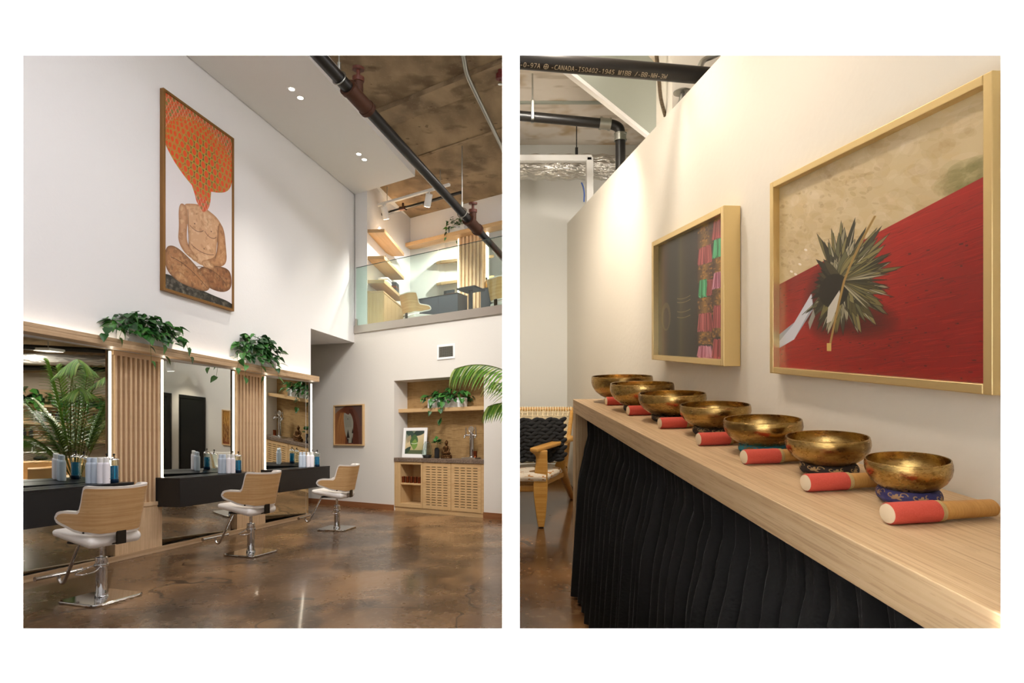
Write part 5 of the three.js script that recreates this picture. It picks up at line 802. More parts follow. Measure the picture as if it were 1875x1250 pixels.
// ---- framed photographs over the bowls
const printTassel = canvas(420, 640, (x, w, h) => {
  x.fillStyle = '#0d120f'; x.fillRect(0, 0, w, h); let s = 11; const q = () => (s = (s * 16807) % 2147483647) / 2147483647;
  const vg = (x0, x1, cols) => { const g = x.createLinearGradient(x0, 0, x1, 0); cols.forEach((c, i) => g.addColorStop(i / (cols.length - 1), c)); x.fillStyle = g; x.fillRect(x0, 0, x1 - x0, h); };
  vg(10, 90, ['#0d120f', '#3e2216', '#2a1510', '#0d120f']); vg(130, 230, ['#0d120f', '#3c3418', '#241a0c', '#0e0e0a']); vg(230, 300, ['#0d0f0c', '#1c100c', '#0d0f0c']);
  x.fillStyle = '#4a3c22'; x.beginPath(); x.ellipse(60, 420, 34, 80, 0, 0, 7); x.fill(); x.fillStyle = '#2c1c12'; x.beginPath(); x.ellipse(60, 430, 22, 60, 0, 0, 7); x.fill(); x.strokeStyle = '#6e6038'; x.lineWidth = 4; for (const y of [330, 350, 400, 430]) { x.beginPath(); x.moveTo(140, y); x.quadraticCurveTo(180, y + 14, 226, y - 4); x.stroke(); }
  const tuft = (cx, y0, hh, wd, cols) => { for (let i = 0; i < 120; i++) { const px = cx - wd / 2 + q() * wd; x.strokeStyle = cols[Math.floor(q() * cols.length)]; x.lineWidth = 1.5 + q() * 2.5; x.beginPath(); x.moveTo(cx + (px - cx) * 0.8, y0 + q() * 8); x.lineTo(px + (q() - 0.5) * 6, y0 + hh * (0.85 + q() * 0.2)); x.stroke(); } };
  const band = (cx, y0, hh, wd) => { const g = x.createLinearGradient(cx - wd / 2, 0, cx + wd / 2, 0); g.addColorStop(0, '#3a2412'); g.addColorStop(0.5, '#8a6428'); g.addColorStop(1, '#3c2010'); x.fillStyle = g; x.fillRect(cx - wd / 2, y0, wd, hh); for (let i = 0; i < 40; i++) { x.fillStyle = q() > 0.5 ? 'rgba(190,130,50,.5)' : 'rgba(50,20,14,.5)'; x.fillRect(cx - wd / 2 + q() * wd, y0 + q() * hh, 3 + q() * 10, 3 + q() * 10); } };
  const red = ['#7c2a2e', '#a2444a', '#6a1e24', '#b85c60'], grn = ['#1f7c4c', '#3aa870', '#12603a', '#58bc88'], pnk = ['#a0506a', '#c07c94', '#8a3c58', '#cc94a8'];
  const c1 = 308, c2 = 388, wd = 82;
  band(c1, 0, 110, wd); tuft(c1, 104, 88, wd, red); band(c1, 190, 84, wd); tuft(c1 - 10, 262, 84, 46, grn); tuft(c1 + 28, 270, 74, 36, red); band(c1, 350, 84, wd); tuft(c1, 424, 92, wd, red); band(c1, 515, 60, wd); tuft(c1, 580, 60, wd, pnk);
  band(c2, 0, 20, wd); tuft(c2, 8, 84, wd, red); tuft(c2, 92, 90, wd, grn); band(c2, 178, 74, wd); tuft(c2, 244, 76, wd, pnk); band(c2, 320, 80, wd); tuft(c2, 396, 110, wd, red); band(c2, 500, 40, wd); tuft(c2, 548, 95, wd, red);
});
const printBundle = canvas(1000, 1040, (x, w, h) => {
  let s = 5; const q = () => (s = (s * 16807) % 2147483647) / 2147483647;
  x.fillStyle = '#c4b088'; x.fillRect(0, 0, w, h);
  for (let i = 0; i < 420; i++) { x.fillStyle = ['rgba(224,214,190,.14)', 'rgba(150,118,70,.1)', 'rgba(196,170,120,.14)', 'rgba(120,92,48,.07)'][Math.floor(q() * 4)]; x.beginPath(); x.ellipse(q() * w, q() * 560, 10 + q() * 50, 6 + q() * 26, q(), 0, 7); x.fill(); }
  x.fillStyle = 'rgba(70,62,22,.06)'; for (let i = 0; i < 60; i++) { x.beginPath(); x.ellipse(860 + q() * 140, 240 + q() * 120, 20 + q() * 40, 12 + q() * 24, 0, 0, 7); x.fill(); }
  for (let i = 0; i < 90; i++) { x.fillStyle = 'rgba(112,84,44,.16)'; x.beginPath(); x.ellipse(q() * 600, 60 + q() * 420, 5 + q() * 18, 3 + q() * 8, q(), 0, 7); x.fill(); }
  x.fillStyle = '#e6dcd0'; for (const [a, b] of [[90, 500], [150, 470], [120, 520], [190, 400]]) { x.beginPath(); x.ellipse(a, b, 12, 6, 0.5, 0, 7); x.fill(); }
  const red = x.createLinearGradient(0, 430, 500, h); red.addColorStop(0, '#6e100e'); red.addColorStop(0.5, '#9c1712'); red.addColorStop(1, '#7c0f0d'); x.fillStyle = red; x.beginPath(); x.moveTo(0, 560); x.lineTo(w, 300); x.lineTo(w, h); x.lineTo(0, h); x.fill();
  for (let i = 0; i < 900; i++) { const px = q() * w, py = 320 + q() * 720; if (py < 570 - px * 0.26) continue; x.strokeStyle = q() > 0.5 ? 'rgba(60,6,6,.28)' : 'rgba(210,60,44,.2)'; x.lineWidth = 1 + q() * 2; x.beginPath(); x.moveTo(px, py); x.lineTo(px + 30 + q() * 90, py - 6 - q() * 16); x.stroke(); }
  for (let i = 0; i < 120; i++) { x.fillStyle = 'rgba(24,4,4,.5)'; const px = q() * w, py = 480 + q() * 560; x.fillRect(px, py, 2 + q() * 12, 2 + q() * 5); }
  x.fillStyle = 'rgba(30,4,4,.09)'; for (let k = 0; k < 10; k++) { x.beginPath(); x.ellipse(330, 690, 80 + k * 10, 120 + k * 10, 0.2, 0, 7); x.fill(); x.beginPath(); x.ellipse(480, 790, 110 + k * 11, 40 + k * 7, 0.1, 0, 7); x.fill(); }
  // cloth tail
  x.fillStyle = '#9aa0ac'; x.beginPath(); x.moveTo(230, 640); x.lineTo(120, 780); x.lineTo(0, 850); x.lineTo(0, 930); x.lineTo(110, 880); x.lineTo(240, 720); x.fill(); x.fillStyle = '#c9cdd6'; x.beginPath(); x.moveTo(225, 640); x.lineTo(100, 800); x.lineTo(0, 890); x.lineTo(0, 930); x.lineTo(110, 880); x.lineTo(235, 700); x.fill();
  const cx = 400, cy = 600;
  const blade = (an, r0, r1, wd, c) => { x.save(); x.translate(cx, cy); x.rotate(an); x.fillStyle = c; x.beginPath(); x.moveTo(r0, -wd * 0.4); x.quadraticCurveTo((r0 + r1) / 2, -wd, r1, 0); x.quadraticCurveTo((r0 + r1) / 2, wd, r0, wd * 0.4); x.fill(); x.strokeStyle = 'rgba(20,18,10,.6)'; x.lineWidth = 2.5; x.stroke(); x.restore(); };
  const tone = ['#4a4526', '#6a6238', '#2e2c1c', '#7c7448', '#8c866c', '#3a3a2a', '#5c5a3c', '#a49c80'];
  for (let k = 0; k < 4; k++) for (let i = 0; i < 26; i++) { const an = -2.0 + i / 26 * 4.7 + (q() - 0.5) * 0.2; blade(an, 10, 235 + q() * 70 - k * 48, 26 + q() * 20, tone[Math.floor(q() * tone.length)]); blade(an + 0.03, 60, 225 + q() * 60 - k * 48, 7, ['#26241a', '#b4ae94', '#3a3824'][i % 3]); }
  for (let i = 0; i < 12; i++) blade(2.3 + i * 0.16, 10, 130 + q() * 70, 30, ['#12110c', '#26241a', '#3c3824'][i % 3]);
  x.fillStyle = '#14120c'; x.beginPath(); x.ellipse(360, 640, 86, 84, 0, 0, 7); x.fill();
  for (let i = 0; i < 14; i++) blade(-0.5 + i * 0.1, 20, 210 + q() * 30, 9, tone[(i * 3) % 8]);
  x.fillStyle = '#c2beb2'; x.beginPath(); x.moveTo(395, 640); x.lineTo(330, 720); x.lineTo(320, 800); x.lineTo(350, 790); x.lineTo(400, 690); x.fill(); x.fillStyle = '#8c8a80'; x.beginPath(); x.moveTo(240, 720); x.lineTo(206, 790); x.lineTo(216, 830); x.lineTo(250, 760); x.fill();
  x.strokeStyle = '#b89858'; x.lineWidth = 13; x.beginPath(); x.moveTo(575, 330); x.quadraticCurveTo(470, 480, 420, 600); x.quadraticCurveTo(380, 740, 336, 930); x.stroke(); x.strokeStyle = '#8a6a34'; x.lineWidth = 3; for (let k = -1; k < 2; k++) { x.beginPath(); x.moveTo(575 + k * 3, 330); x.quadraticCurveTo(470 + k * 5, 480, 420 + k * 5, 600); x.quadraticCurveTo(380 + k * 5, 740, 336 + k * 5, 930); x.stroke(); } x.fillStyle = '#c8a85c'; x.fillRect(322, 900, 26, 40);
});
{
  const b = 0.03, l = on(BW, 1409, 334, b), r = on(BW, 1817, 130, b), lb = on(BW, 1412, 684, b), rb = on(BW, 1826, 723, b);
  framed('gold_frame_bundle', 'large gold framed photograph of a dried leaf bundle on red wood', BW, BWp, { a0: l.a, a1: r.a, h0: (lb.h + rb.h) / 2, h1: (l.h + r.h) / 2, b, w: 0.018, mat: M.goldFrame, art: phys({ map: printBundle, roughness: 0.35, clearcoat: 0.12, clearcoatRoughness: 0.08 }), inset: 0.35 });
  const b2 = 0.06, l2 = on(BW, 1193, 444.5, b2), r2 = on(BW, 1325, 374, b2), lb2 = on(BW, 1195, 658, b2), rb2 = on(BW, 1326, 671, b2);
  framed('gold_frame_tassels', 'smaller gold framed photograph of red, green and pink tassels', BW, BWp, { a0: l2.a, a1: r2.a, h0: (lb2.h + rb2.h) / 2, h1: (l2.h + r2.h) / 2, b: b2, w: 0.022, mat: M.goldFrame, art: phys({ map: printTassel, roughness: 0.35, clearcoat: 0.12, clearcoatRoughness: 0.08 }), inset: 0.6 });
}

// ---- rope armchair with a black braided pillow
{
  const o = R(0.2, 0, 3.95), W = (X, h, Z) => R(X, h, Z).sub(o), g = thing('rope_armchair', 'low wooden armchair with a woven rope back', 'armchair', o);
  const leg = (X, Z) => { const s = new THREE.Shape(); s.moveTo(-0.016, 0.012); s.bezierCurveTo(-0.03, 0.1, -0.045, 0.2, -0.045, 0.27); s.bezierCurveTo(-0.04, 0.34, -0.028, 0.4, -0.028, 0.44); s.bezierCurveTo(-0.03, 0.465, -0.045, 0.475, -0.06, 0.483); s.lineTo(0.034, 0.483); s.bezierCurveTo(0.034, 0.4, 0.04, 0.25, 0.03, 0.16); s.bezierCurveTo(0.026, 0.08, 0.018, 0.04, 0.014, 0.012); s.closePath(); const e = new THREE.ExtrudeGeometry(s, { depth: 0.03, bevelEnabled: true, bevelSize: 0.005, bevelThickness: 0.005, bevelSegments: 2 }); const p = W(X, 0, Z); e.translate(p.x, p.y, p.z - 0.015); return e; };
  for (const [X, Z] of [[0.185, 3.64], [0.062, 3.64]].slice(0, 1)) { const l = part(g, 'front_leg', leg(X, Z), M.yellow); part(l, 'foot_glide', (() => { const c = cyl(0.014, 0.014, 0.012, 0, 0.006, 0, 12), p = W(X, 0, Z); c.translate(p.x, 0, p.z); return c; })(), M.dark); }
  part(g, 'front_leg', (() => { const p = bx(0.026, 0.48, 0.03, 0, 0.24, 0, 0.006, 'y'), q = W(0.026, 0, 3.64); p.translate(q.x, 0, q.z); return p; })(), M.yellow);
  const plank = (p, q, w, t) => { const d = q.clone().sub(p), L = d.length(), b = bx(L, t, w, L / 2, 0, 0, Math.min(w, t) * 0.4, 'x', 3), x = d.normalize(), z = x.clone().cross(V(0, 1, 0)).normalize(); b.applyMatrix4(new THREE.Matrix4().makeBasis(x, z.clone().cross(x), z).setPosition(p)); return b; };
  part(g, 'armrest', plank(W(0.135, 0.497, 3.6), W(0.45, 0.49, 4.12), 0.062, 0.028), M.yellow); part(g, 'armrest', plank(W(0.026, 0.497, 3.6), W(0.03, 0.49, 4.2), 0.03, 0.028), M.yellow);
  const ex = (p, q, w0, w1) => { const d = q.clone().sub(p), L = d.length(), c = new THREE.CylinderGeometry(w1, w0, L, 10).toNonIndexed(); c.applyQuaternion(new THREE.Quaternion().setFromUnitVectors(V(0, 1, 0), d.normalize())); const m = p.clone().add(q).multiplyScalar(0.5); c.translate(m.x, m.y, m.z); return c; };
  part(g, 'rear_leg', ex(W(0.455, 0.0, 4.32), W(0.33, 0.33, 3.94), 0.018, 0.036), M.yellow); part(g, 'rear_leg', ex(W(0.03, 0.0, 4.32), W(0.03, 0.33, 3.94), 0.015, 0.018), M.yellow);
  const postB = (s, t) => W(s < 0 ? 0.03 : 0.372 + 0.085 * t, 0.32 + 0.35 * t, 4.02 + 0.34 * t);
  part(g, 'back_post', ex(postB(1, -0.05), postB(1, 1), 0.02, 0.016), M.yellow); part(g, 'back_post', ex(postB(-1, -0.05), postB(-1, 1), 0.016, 0.014), M.yellow);
  part(g, 'top_rail', ex(postB(-1, 0.985), postB(1, 0.985), 0.017, 0.017), M.yellow);
  const cords = [], wraps = []; for (let i = 0; i < 34; i++) { const t = 0.03 + i * 0.0275; for (const dz of [-0.004, 0.008]) cords.push(bar(postB(-1, t).add(V(0, dz * 0.4, dz)), postB(1, t).add(V(0, dz * 0.4, dz)), 0.0036, 6)); }
  for (let i = 0; i < 22; i++) { const u = (i + 0.5) / 22, p = postB(-1, 0.985).lerp(postB(1, 0.985), u), r = new THREE.TorusGeometry(0.019, 0.0048, 6, 12).toNonIndexed(); r.rotateY(Math.PI / 2); r.translate(p.x, p.y, p.z); wraps.push(r); if (i % 2 === 0) wraps.push(bar(p.clone().add(V(0, -0.01, 0.016)), postB(-1, 0.86).lerp(postB(1, 0.86), u).add(V(0, 0, 0.012)), 0.0045, 6)); }
  for (let i = 0; i < 5; i++) { const u = 0.1 + i * 0.2; cords.push(bar(postB(-1, 0.02).lerp(postB(1, 0.02), u), postB(-1, 0.98).lerp(postB(1, 0.98), u).add(V(0, 0, 0.006)), 0.0036, 6)); }
  const wv = part(g, 'woven_back', join(cords), M.rope, null, 'natural rope webbing'); part(wv, 'rope_wrapping', join(wraps), M.rope);
  const sg = grid(12, 10, (u, v) => { const X0 = 0.02, X1 = 0.215 + 0.16 * v; return W(X0 + (X1 - X0) * u, 0.338 - 0.03 * v + 0.012 * Math.sin(Math.PI * u), 3.62 + 0.42 * v); }), sg2 = grid(12, 10, (u, v) => { const X0 = 0.02, X1 = 0.215 + 0.16 * v; return W(X0 + (X1 - X0) * (1 - u), 0.298 - 0.03 * v, 3.62 + 0.42 * v); });
  const edge = grid(12, 3, (u, v) => W(0.02 + 0.195 * (1 - u), 0.298 + 0.04 * v + 0.012 * Math.sin(Math.PI * u) * v, 3.62 - 0.012 * Math.sin(Math.PI * v))), edge2 = grid(3, 10, (u, v) => W(0.215 + 0.16 * v + 0.012 * Math.sin(Math.PI * u), 0.298 - 0.03 * v + 0.04 * u, 3.62 + 0.42 * v));
  part(g, 'seat', join([sg, sg2, edge, edge2]), M.cowhide, null, 'cream and tan hide seat'); part(g, 'front_rail', plank(W(0.02, 0.245, 3.66), W(0.19, 0.245, 3.66), 0.03, 0.045), M.yellow); part(g, 'side_rail', plank(W(0.2, 0.275, 3.67), W(0.35, 0.26, 3.98), 0.025, 0.04), M.yellow);
  // pillow
  const pc = R(0.195, 0.36, 3.9), pl = thing('braided_pillow', 'black chunky braided pillow leaning in the rope armchair', 'pillow', pc), tilt = new THREE.Matrix4().makeRotationX(-0.28).multiply(new THREE.Matrix4().makeRotationY(-0.12)), pw = 0.33, phh = 0.295;
  const core = new RoundedBoxGeometry(pw * 0.92, phh * 0.92, 0.07, 4, 0.035); core.translate(0, phh / 2, 0); part(pl, 'cushion', core, M.knit, tilt);
  const strand = new THREE.SphereGeometry(1, 10, 8); strand.scale(0.036, 0.0165, 0.02);
  for (let r = 0; r < 12; r++) for (let c = 0; c < 7; c++) { const x = -pw / 2 + 0.024 + c * (pw - 0.048) / 6 + (r % 2 ? 0.012 : -0.012), y = 0.016 + r * (phh - 0.032) / 11, bulge = 0.03 + 0.03 * (1 - (x / pw * 2) ** 2) * (1 - ((y / phh) * 2 - 1) ** 2); if (Math.abs(x) > pw / 2) continue; const s = strand.clone(); s.rotateZ((r + c) % 2 ? 0.5 : 0.12 - 0.35 * (r % 2)); s.translate(x, y, bulge); part(pl, 'braid', s, M.knit, tilt); }
}

// ---- bowl room ceiling: pipes, duct, bulkhead, conduit
{
  const W = (px, py, Z) => V((px - CX) * Z / FOCAL, EYE + (CY - py) * Z / FOCAL, -Z);
  // big printed pipe
  const p0 = W(951, 109, 2.28).add(V(-0.022, 0.0, 0)), p1 = W(1296, 139, 2.4), d = p1.clone().sub(p0), L = d.length() * 1.25, rad = 0.0345;
  const txt = canvas(2048, 128, (x, w, h) => { x.fillStyle = '#15120f'; x.fillRect(0, 0, w, h); x.fillStyle = '#b9a98c'; x.font = '34px monospace'; x.save(); x.scale(1.36, 1); x.lineWidth = 3; x.strokeStyle = '#b9a98c'; x.beginPath(); x.arc(186, 64, 13, 0, 7); x.moveTo(173, 64); x.lineTo(199, 64); x.moveTo(186, 51); x.lineTo(186, 77); x.stroke(); x.fillText('1-0-97A   -CANADA-IS0402-1945 M1BB /-BB-NH-3W', 10, 76); x.restore(); });
  const g = thing('printed_pipe', 'black plastic pipe with a line of printed pale lettering under the ceiling', 'pipe', p0), x = d.clone().normalize(), zz = x.clone().cross(V(0, 1, 0)).normalize(), yy = zz.clone().cross(x);
  const tubeG = grid(8, 40, (u, v) => { const an = v * Math.PI * 2, q = x.clone().multiplyScalar(u * L).addScaledVector(yy, Math.cos(an) * rad).addScaledVector(zz, Math.sin(an) * rad); q.u = u; q.v = 1 - v * 2.2 + 0.38; return q; });
  txt.wrapS = txt.wrapT = THREE.ClampToEdgeWrapping; part(g, 'run', tubeG, std({ map: txt, roughness: 0.4 })); part(g, 'hanger', join([bar(x.clone().multiplyScalar(L * 0.9).add(V(0, rad, 0)), x.clone().multiplyScalar(L * 0.9).add(V(0, 2.86 - p0.y + 0.05, 0)), 0.006)]), M.steel);
  // lower pipe with elbow
  const Z2 = 3.6, c = [W(951, 211, Z2).add(V(-0.03, 0, 0)), W(1108, 226.5, Z2), W(1124, 229, Z2), W(1134, 236, Z2), W(1136, 250, Z2), W(1136, 330, Z2)], o = c[0].clone(), r2 = 0.031;
  const e = thing('elbow_pipe', 'black pipe with an elbow turning down behind the partial-height wall', 'pipe', o), rel = (p) => p.clone().sub(o);
  part(e, 'run', bar(rel(c[0]), rel(c[1]), r2, 18), M.blackPipe); part(e, 'elbow', tube([c[1], c[2], c[3], c[4]].map(rel), r2, 24, 16), M.blackPipe); part(e, 'drop', bar(rel(c[4]), rel(c[5]), r2, 18), M.blackPipe);
  const cl1 = rel(W(1098, 225.5, Z2)), cl2 = rel(W(1118, 227.5, Z2)); part(e, 'coupling', join([bar(cl1, cl2, r2 * 1.16, 18), bar(cl1, cl1.clone().lerp(cl2, 0.18), r2 * 1.3, 18), bar(cl2.clone().lerp(cl1, 0.18), cl2, r2 * 1.3, 18)]), M.steel); const c3 = rel(W(1136, 244, Z2)), c4 = rel(W(1136, 258, Z2)); part(e, 'coupling', join([bar(c3, c4, r2 * 1.16, 18), bar(c3, c3.clone().lerp(c4, 0.18), r2 * 1.3, 18), bar(c4.clone().lerp(c3, 0.18), c4, r2 * 1.3, 18)]), M.steel);
  const hp = W(975, 213, Z2), hz = rel(hp), top = 2.86 - o.y; part(e, 'strap', join([bx(0.02, 0.12, 0.075, hz.x, hz.y + 0.03, hz.z, 0.004), bar(V(hz.x, hz.y + 0.08, hz.z), V(hz.x, top, hz.z), 0.005)]), M.steel);
  // joint in the slab, foil duct behind a white frame
  const jt = thing('ceiling_channel', 'slim grey channel along a joint in the pale slab', 'channel', V(0, 2.86, -4.02)); part(jt, 'strip', bx(1.2, 0.012, 0.03, 0.62, -0.007, 0), M.grayWall);
  const zd = 4.6, dy = W(1000, 306, zd).y, df = thing('foil_duct', 'crumpled silver foil duct running along the back wall', 'duct', V(0.02, dy, -zd)); { const dg = grid(60, 24, (u, v) => { const an = v * Math.PI * 2, r = 0.1 + 0.012 * (fbm(u, v, 18, 8, 3, 401) - 0.5) + 0.006 * Math.sin(u * 70); return V(u * 1.5, Math.cos(an) * r, Math.sin(an) * r); }); part(df, 'sleeve', dg, M.foil); }
  const wf = thing('white_pipe_frame', 'white boxed rail framing the foil duct', 'rail', V(0, 0, -4.44)), w0 = W(951, 288, 4.44), w1 = W(1084, 294, 4.44); part(wf, 'top_rail', bx(w1.x - 0.03, 0.05, 0.06, (w1.x + 0.03) / 2, w0.y - 0.01, 0, 0.008), M.whitePaint); part(wf, 'upright', bx(0.055, 0.5, 0.06, w1.x - 0.02, w0.y - 0.25, 0, 0.008, 'y'), M.whitePaint);
  part(wf, 'bracket', join([bx(0.02, 0.06, 0.02, 0.52 - 0.02, w0.y + 0.045, 0), bar([0.5, w0.y + 0.07, 0], [0.5, 2.86, 0], 0.004)]), M.dark);
  single('blue_cable', 'short blue cable hanging below the foil duct', 'cable', W(1065, 335, 4.4), tube([[0, 0, 0], [0.012, -0.03, 0], [0.02, -0.08, 0], [0.018, -0.14, 0]], 0.006, 16, 6), std({ color: 0x3a5aa0, roughness: 0.5 }));
  // bulkhead
  const b0 = W(1047, 132, 2.6), b1 = W(1186, 244, 2.6 * 493 / 381), bd = b1.clone().sub(b0), bl = Math.hypot(bd.x, bd.z), bang = Math.atan2(-bd.z, bd.x), bh = 2.86 - b0.y, bm = new THREE.Matrix4().makeRotationY(bang);
  const bk = struct('wall_bulkhead', 'grey-green bulkhead dropping from the ceiling with a pale lower edge', 'wall', span(-0.05, bl + 1.3, 0, bh, -0.02, 0), M.grayWall, bm, b0); part(bk, 'edge_trim', span(-0.05, bl + 1.3, -0.016, 0.006, -0.024, 0.004, 0.002), M.white, bm);
  // pale wall piece right of the bulkhead, flexible conduit, rosette
  const fx = thing('flex_conduit', 'ribbed brown flexible conduit curling down the bulkhead', 'conduit', W(1201, 90, 2.75)), fo = W(1201, 90, 2.75), fp = [[1201, 90, 2.75], [1204, 120, 2.75], [1207, 150, 2.76], [1210, 180, 2.78], [1218, 212, 2.82]].map((a) => W(...a).sub(fo)); const fc = new THREE.CatmullRomCurve3(fp), rings = []; for (let i = 0; i < 50; i++) { const p = fc.getPoint(i / 49), t = fc.getTangent(i / 49), tr = new THREE.TorusGeometry(0.0075, 0.0028, 5, 10).toNonIndexed(); tr.applyQuaternion(new THREE.Quaternion().setFromUnitVectors(V(0, 0, 1), t)); tr.translate(p.x, p.y, p.z); rings.push(tr); } part(fx, 'ribbed_hose', join([...rings, tube(fp, 0.0072, 30, 8)]), std({ color: 0x7a6a54, metalness: 0.5, roughness: 0.5 }));
  const pw = W(1231, 150, 2.7); struct('wall_pier', 'pale plastered pier beside the bulkhead', 'wall', span(0, 0.5, -1.2, 2.86 - pw.y, -0.3, 0), M.bowlWall, null, pw);
  const rs = W(1250, 168, 2.62), ro = thing('ceiling_rosette', 'round grey pipe collar on the pale pier', 'collar', rs); part(ro, 'collar', (() => { const l = lathe([[0, 0.012], [0.02, 0.012], [0.042, 0.0], [0.042, -0.006], [0, -0.006]], 24); return l; })(), M.steel); part(ro, 'tube', tube([[0, -0.004, 0], [-0.01, -0.05, 0], [-0.045, -0.1, 0.01]], 0.012, 14, 8), M.steel);
  const wc = W(1318, 90, 2.4), cw = thing('wall_conduit', 'curved pale conduit rising behind the partial-height wall', 'conduit', wc); part(cw, 'tube', tube([[0.02, 0.05, 0], [0.01, -0.005, 0], [-0.03, -0.03, 0], [-0.07, -0.05, 0], [-0.09, -0.1, 0]], 0.012, 24, 8), M.steel);
}
// ---- bowl room lamps
function trackLamp(X, Z, h, tx, th, tz, power, angle, label, radius = 3, color = 0xfff0e0) {
  const p = R(X, h, Z), g = thing('track_lamp', label, 'lamp', p, 'black track lamps in the bowl room'), dir = R(tx, th, tz).sub(p).normalize(), c = V(0, -0.06, 0);
  part(g, 'stem', bar(V(0, 2.86 - h, 0), c, 0.008), M.dark); part(g, 'barrel', bar(c.clone().addScaledVector(dir, -0.06), c.clone().addScaledVector(dir, 0.06), 0.04, 20), M.dark); part(g, 'lens', bar(c.clone().addScaledVector(dir, 0.0602), c.clone().addScaledVector(dir, 0.063), 0.034, 20), M.lampGlow);
  const q = p.clone().add(c).addScaledVector(dir, 0.08); spot(color, power, q, q.clone().add(dir), angle, 0.9, radius);
}
trackLamp(0.2, 1.45, 2.75, 0.68, 0.95, 1.2, 2.1, 0.85, 'black track lamp above the near end of the console table');
trackLamp(0.15, 2.2, 2.75, 0.66, 1.0, 2.1, 3.0, 0.9, 'black track lamp above the middle of the console table');
trackLamp(0.2, 2.75, 2.75, 0.3, 0.5, 4.0, 10, 0.8, 'added black track lamp aimed at the rope armchair', 3, 0xfff0de); trackLamp(0.12, 2.6, 2.78, 0.12, 1.7, 4.9, 7, 0.7, 'added black track lamp aimed at the top of the back wall', 3, 0xfff6ea);  // both lamps added out of view to brighten the armchair and back wall
function globe(X, Z, h, power, label) {  // added unseen globe, fill light for ceiling and walls
  const p = R(X, h, Z), g = thing('added_globe_lamp', label, 'lamp', p, 'added white globe lamps'); part(g, 'globe', ball(0.12, 0.12, 0.12, 0, 0, 0, 24, 16), std({ color: 0xffffff, emissive: 0xfff2e0, emissiveIntensity: 1.5 })); part(g, 'rod', bar([0, 0.12, 0], [0, 2.86 - h, 0], 0.005), M.dark);
  const l = new THREE.PointLight(0xfff5ea, power, 0, 2); l.position.copy(p); l.castShadow = true; l.shadow.radius = 5; scene.add(l);
}
globe(0.25, 1.75, 2.5, 0.55, 'added white globe lamp hanging above the near end of the table'); globe(1.5, 3.5, 2.0, 2.2, 'added white globe lamp hanging beyond the partial-height wall'); globe(0.3, 2.5, 2.63, 0.9, 'added white globe lamp hanging between the table and the armchair');

// ================================================================ what the mirrors show: doors, painting, lounge
{
  const door = (px0, px1, n, label) => {
    const a0 = on(FW, px0, 800).a, a1 = on(FW, px1, 800).a, h = 1.5, base = -0.75, g = thing('door_' + n, label, 'door', FWp); g.userData.kind = 'structure';
    part(g, 'leaf', span(a0, a1, base + 0.01, h, 0.002, 0.03, 0.003, 'y'), M.blackDoor, FW.M); part(g, 'jamb', join([span(a0 - 0.025, a0, base, h + 0.06, 0.002, 0.04, 0.003), span(a1, a1 + 0.025, base, h + 0.06, 0.002, 0.04, 0.003), span(a0, a1, h, h + 0.06, 0.002, 0.04, 0.003)]), M.blackDoor, FW.M);
    part(g, 'handle', join([bar([a0 + 0.09, 0.5, 0.03], [a0 + 0.09, 0.5, 0.08], 0.014), bar([a0 + 0.09, 0.5, 0.075], [a0 + 0.22, 0.5, 0.075], 0.011)]), M.chrome, FW.M);
  };
  door(983, 1040, 1, 'black flush door with a chrome lever on the end wall, seen in the middle mirror'); door(1068, 1120, 2, 'black flush door farther along the end wall, seen at the edge of the middle mirror');
  const pt = canvas(200, 400, (x, w, h) => { const g = x.createLinearGradient(0, 0, 0, h); g.addColorStop(0, '#a4702c'); g.addColorStop(0.35, '#c08a3c'); g.addColorStop(0.6, '#5a2c14'); g.addColorStop(1, '#7c3e1c'); x.fillStyle = g; x.fillRect(0, 0, w, h); let s = 3; const q = () => (s = (s * 16807) % 2147483647) / 2147483647; for (let i = 0; i < 300; i++) { x.strokeStyle = ['#3a1c0e', '#d0984a', '#8a5424', '#e0b468'][i % 4]; x.lineWidth = 1 + q() * 4; const px = q() * w, py = 100 + q() * 280; x.beginPath(); x.moveTo(px, py); x.lineTo(px + (q() - 0.5) * 30, py - 20 - q() * 60); x.stroke(); } });
  const a0 = on(FW, 922, 800).a, a1 = on(FW, 941, 800).a; framed('framed_painting', 'wood framed golden brown painting on the end wall, seen in the middle mirror', FW, FWp, { a0, a1, h0: 0.74, h1: 1.38, b: 0.03, w: 0.02, mat: M.veneer, art: std({ map: pt, roughness: 0.5 }) });
  // cylinder downlight and pipe along the end wall
  { const o = at(FW, on(FW, 968, 700, 0.5).a, 2.2, 0.5), e = at(FW, on(FW, 1080, 700, 0.5).a, 2.2, 0.5), q = thing('end_wall_pipe', 'black pipe under the ceiling in front of the black doors', 'pipe', o); part(q, 'run', bar(V(0, 0, 0), e.sub(o), 0.06, 14), M.blackPipe); part(q, 'hanger', bar(V(0.1, 0.05, 0.06), V(0.1, 3.5, 0.06), 0.006), M.steel); }
  const c = at(FW, on(FW, 1008, 700, 0.35).a, 2.07, 0.35), g = thing('cylinder_downlight', 'white cylinder downlight hanging near the black doors', 'lamp', c); part(g, 'barrel', cyl(0.07, 0.07, 0.2, 0, 0, 0, 24), M.whitePaint); part(g, 'rod', bar([0, 0.1, 0], [0, 3.6, 0], 0.006), M.steel); part(g, 'lens', cyl(0.055, 0.055, 0.004, 0, -0.102, 0, 24), M.lampGlow); spot(0xfff0dc, 4, c.clone().add(V(0, -0.13, 0)), c.clone().add(V(0, -2, 0)), 0.9, 0.8, 2);
}
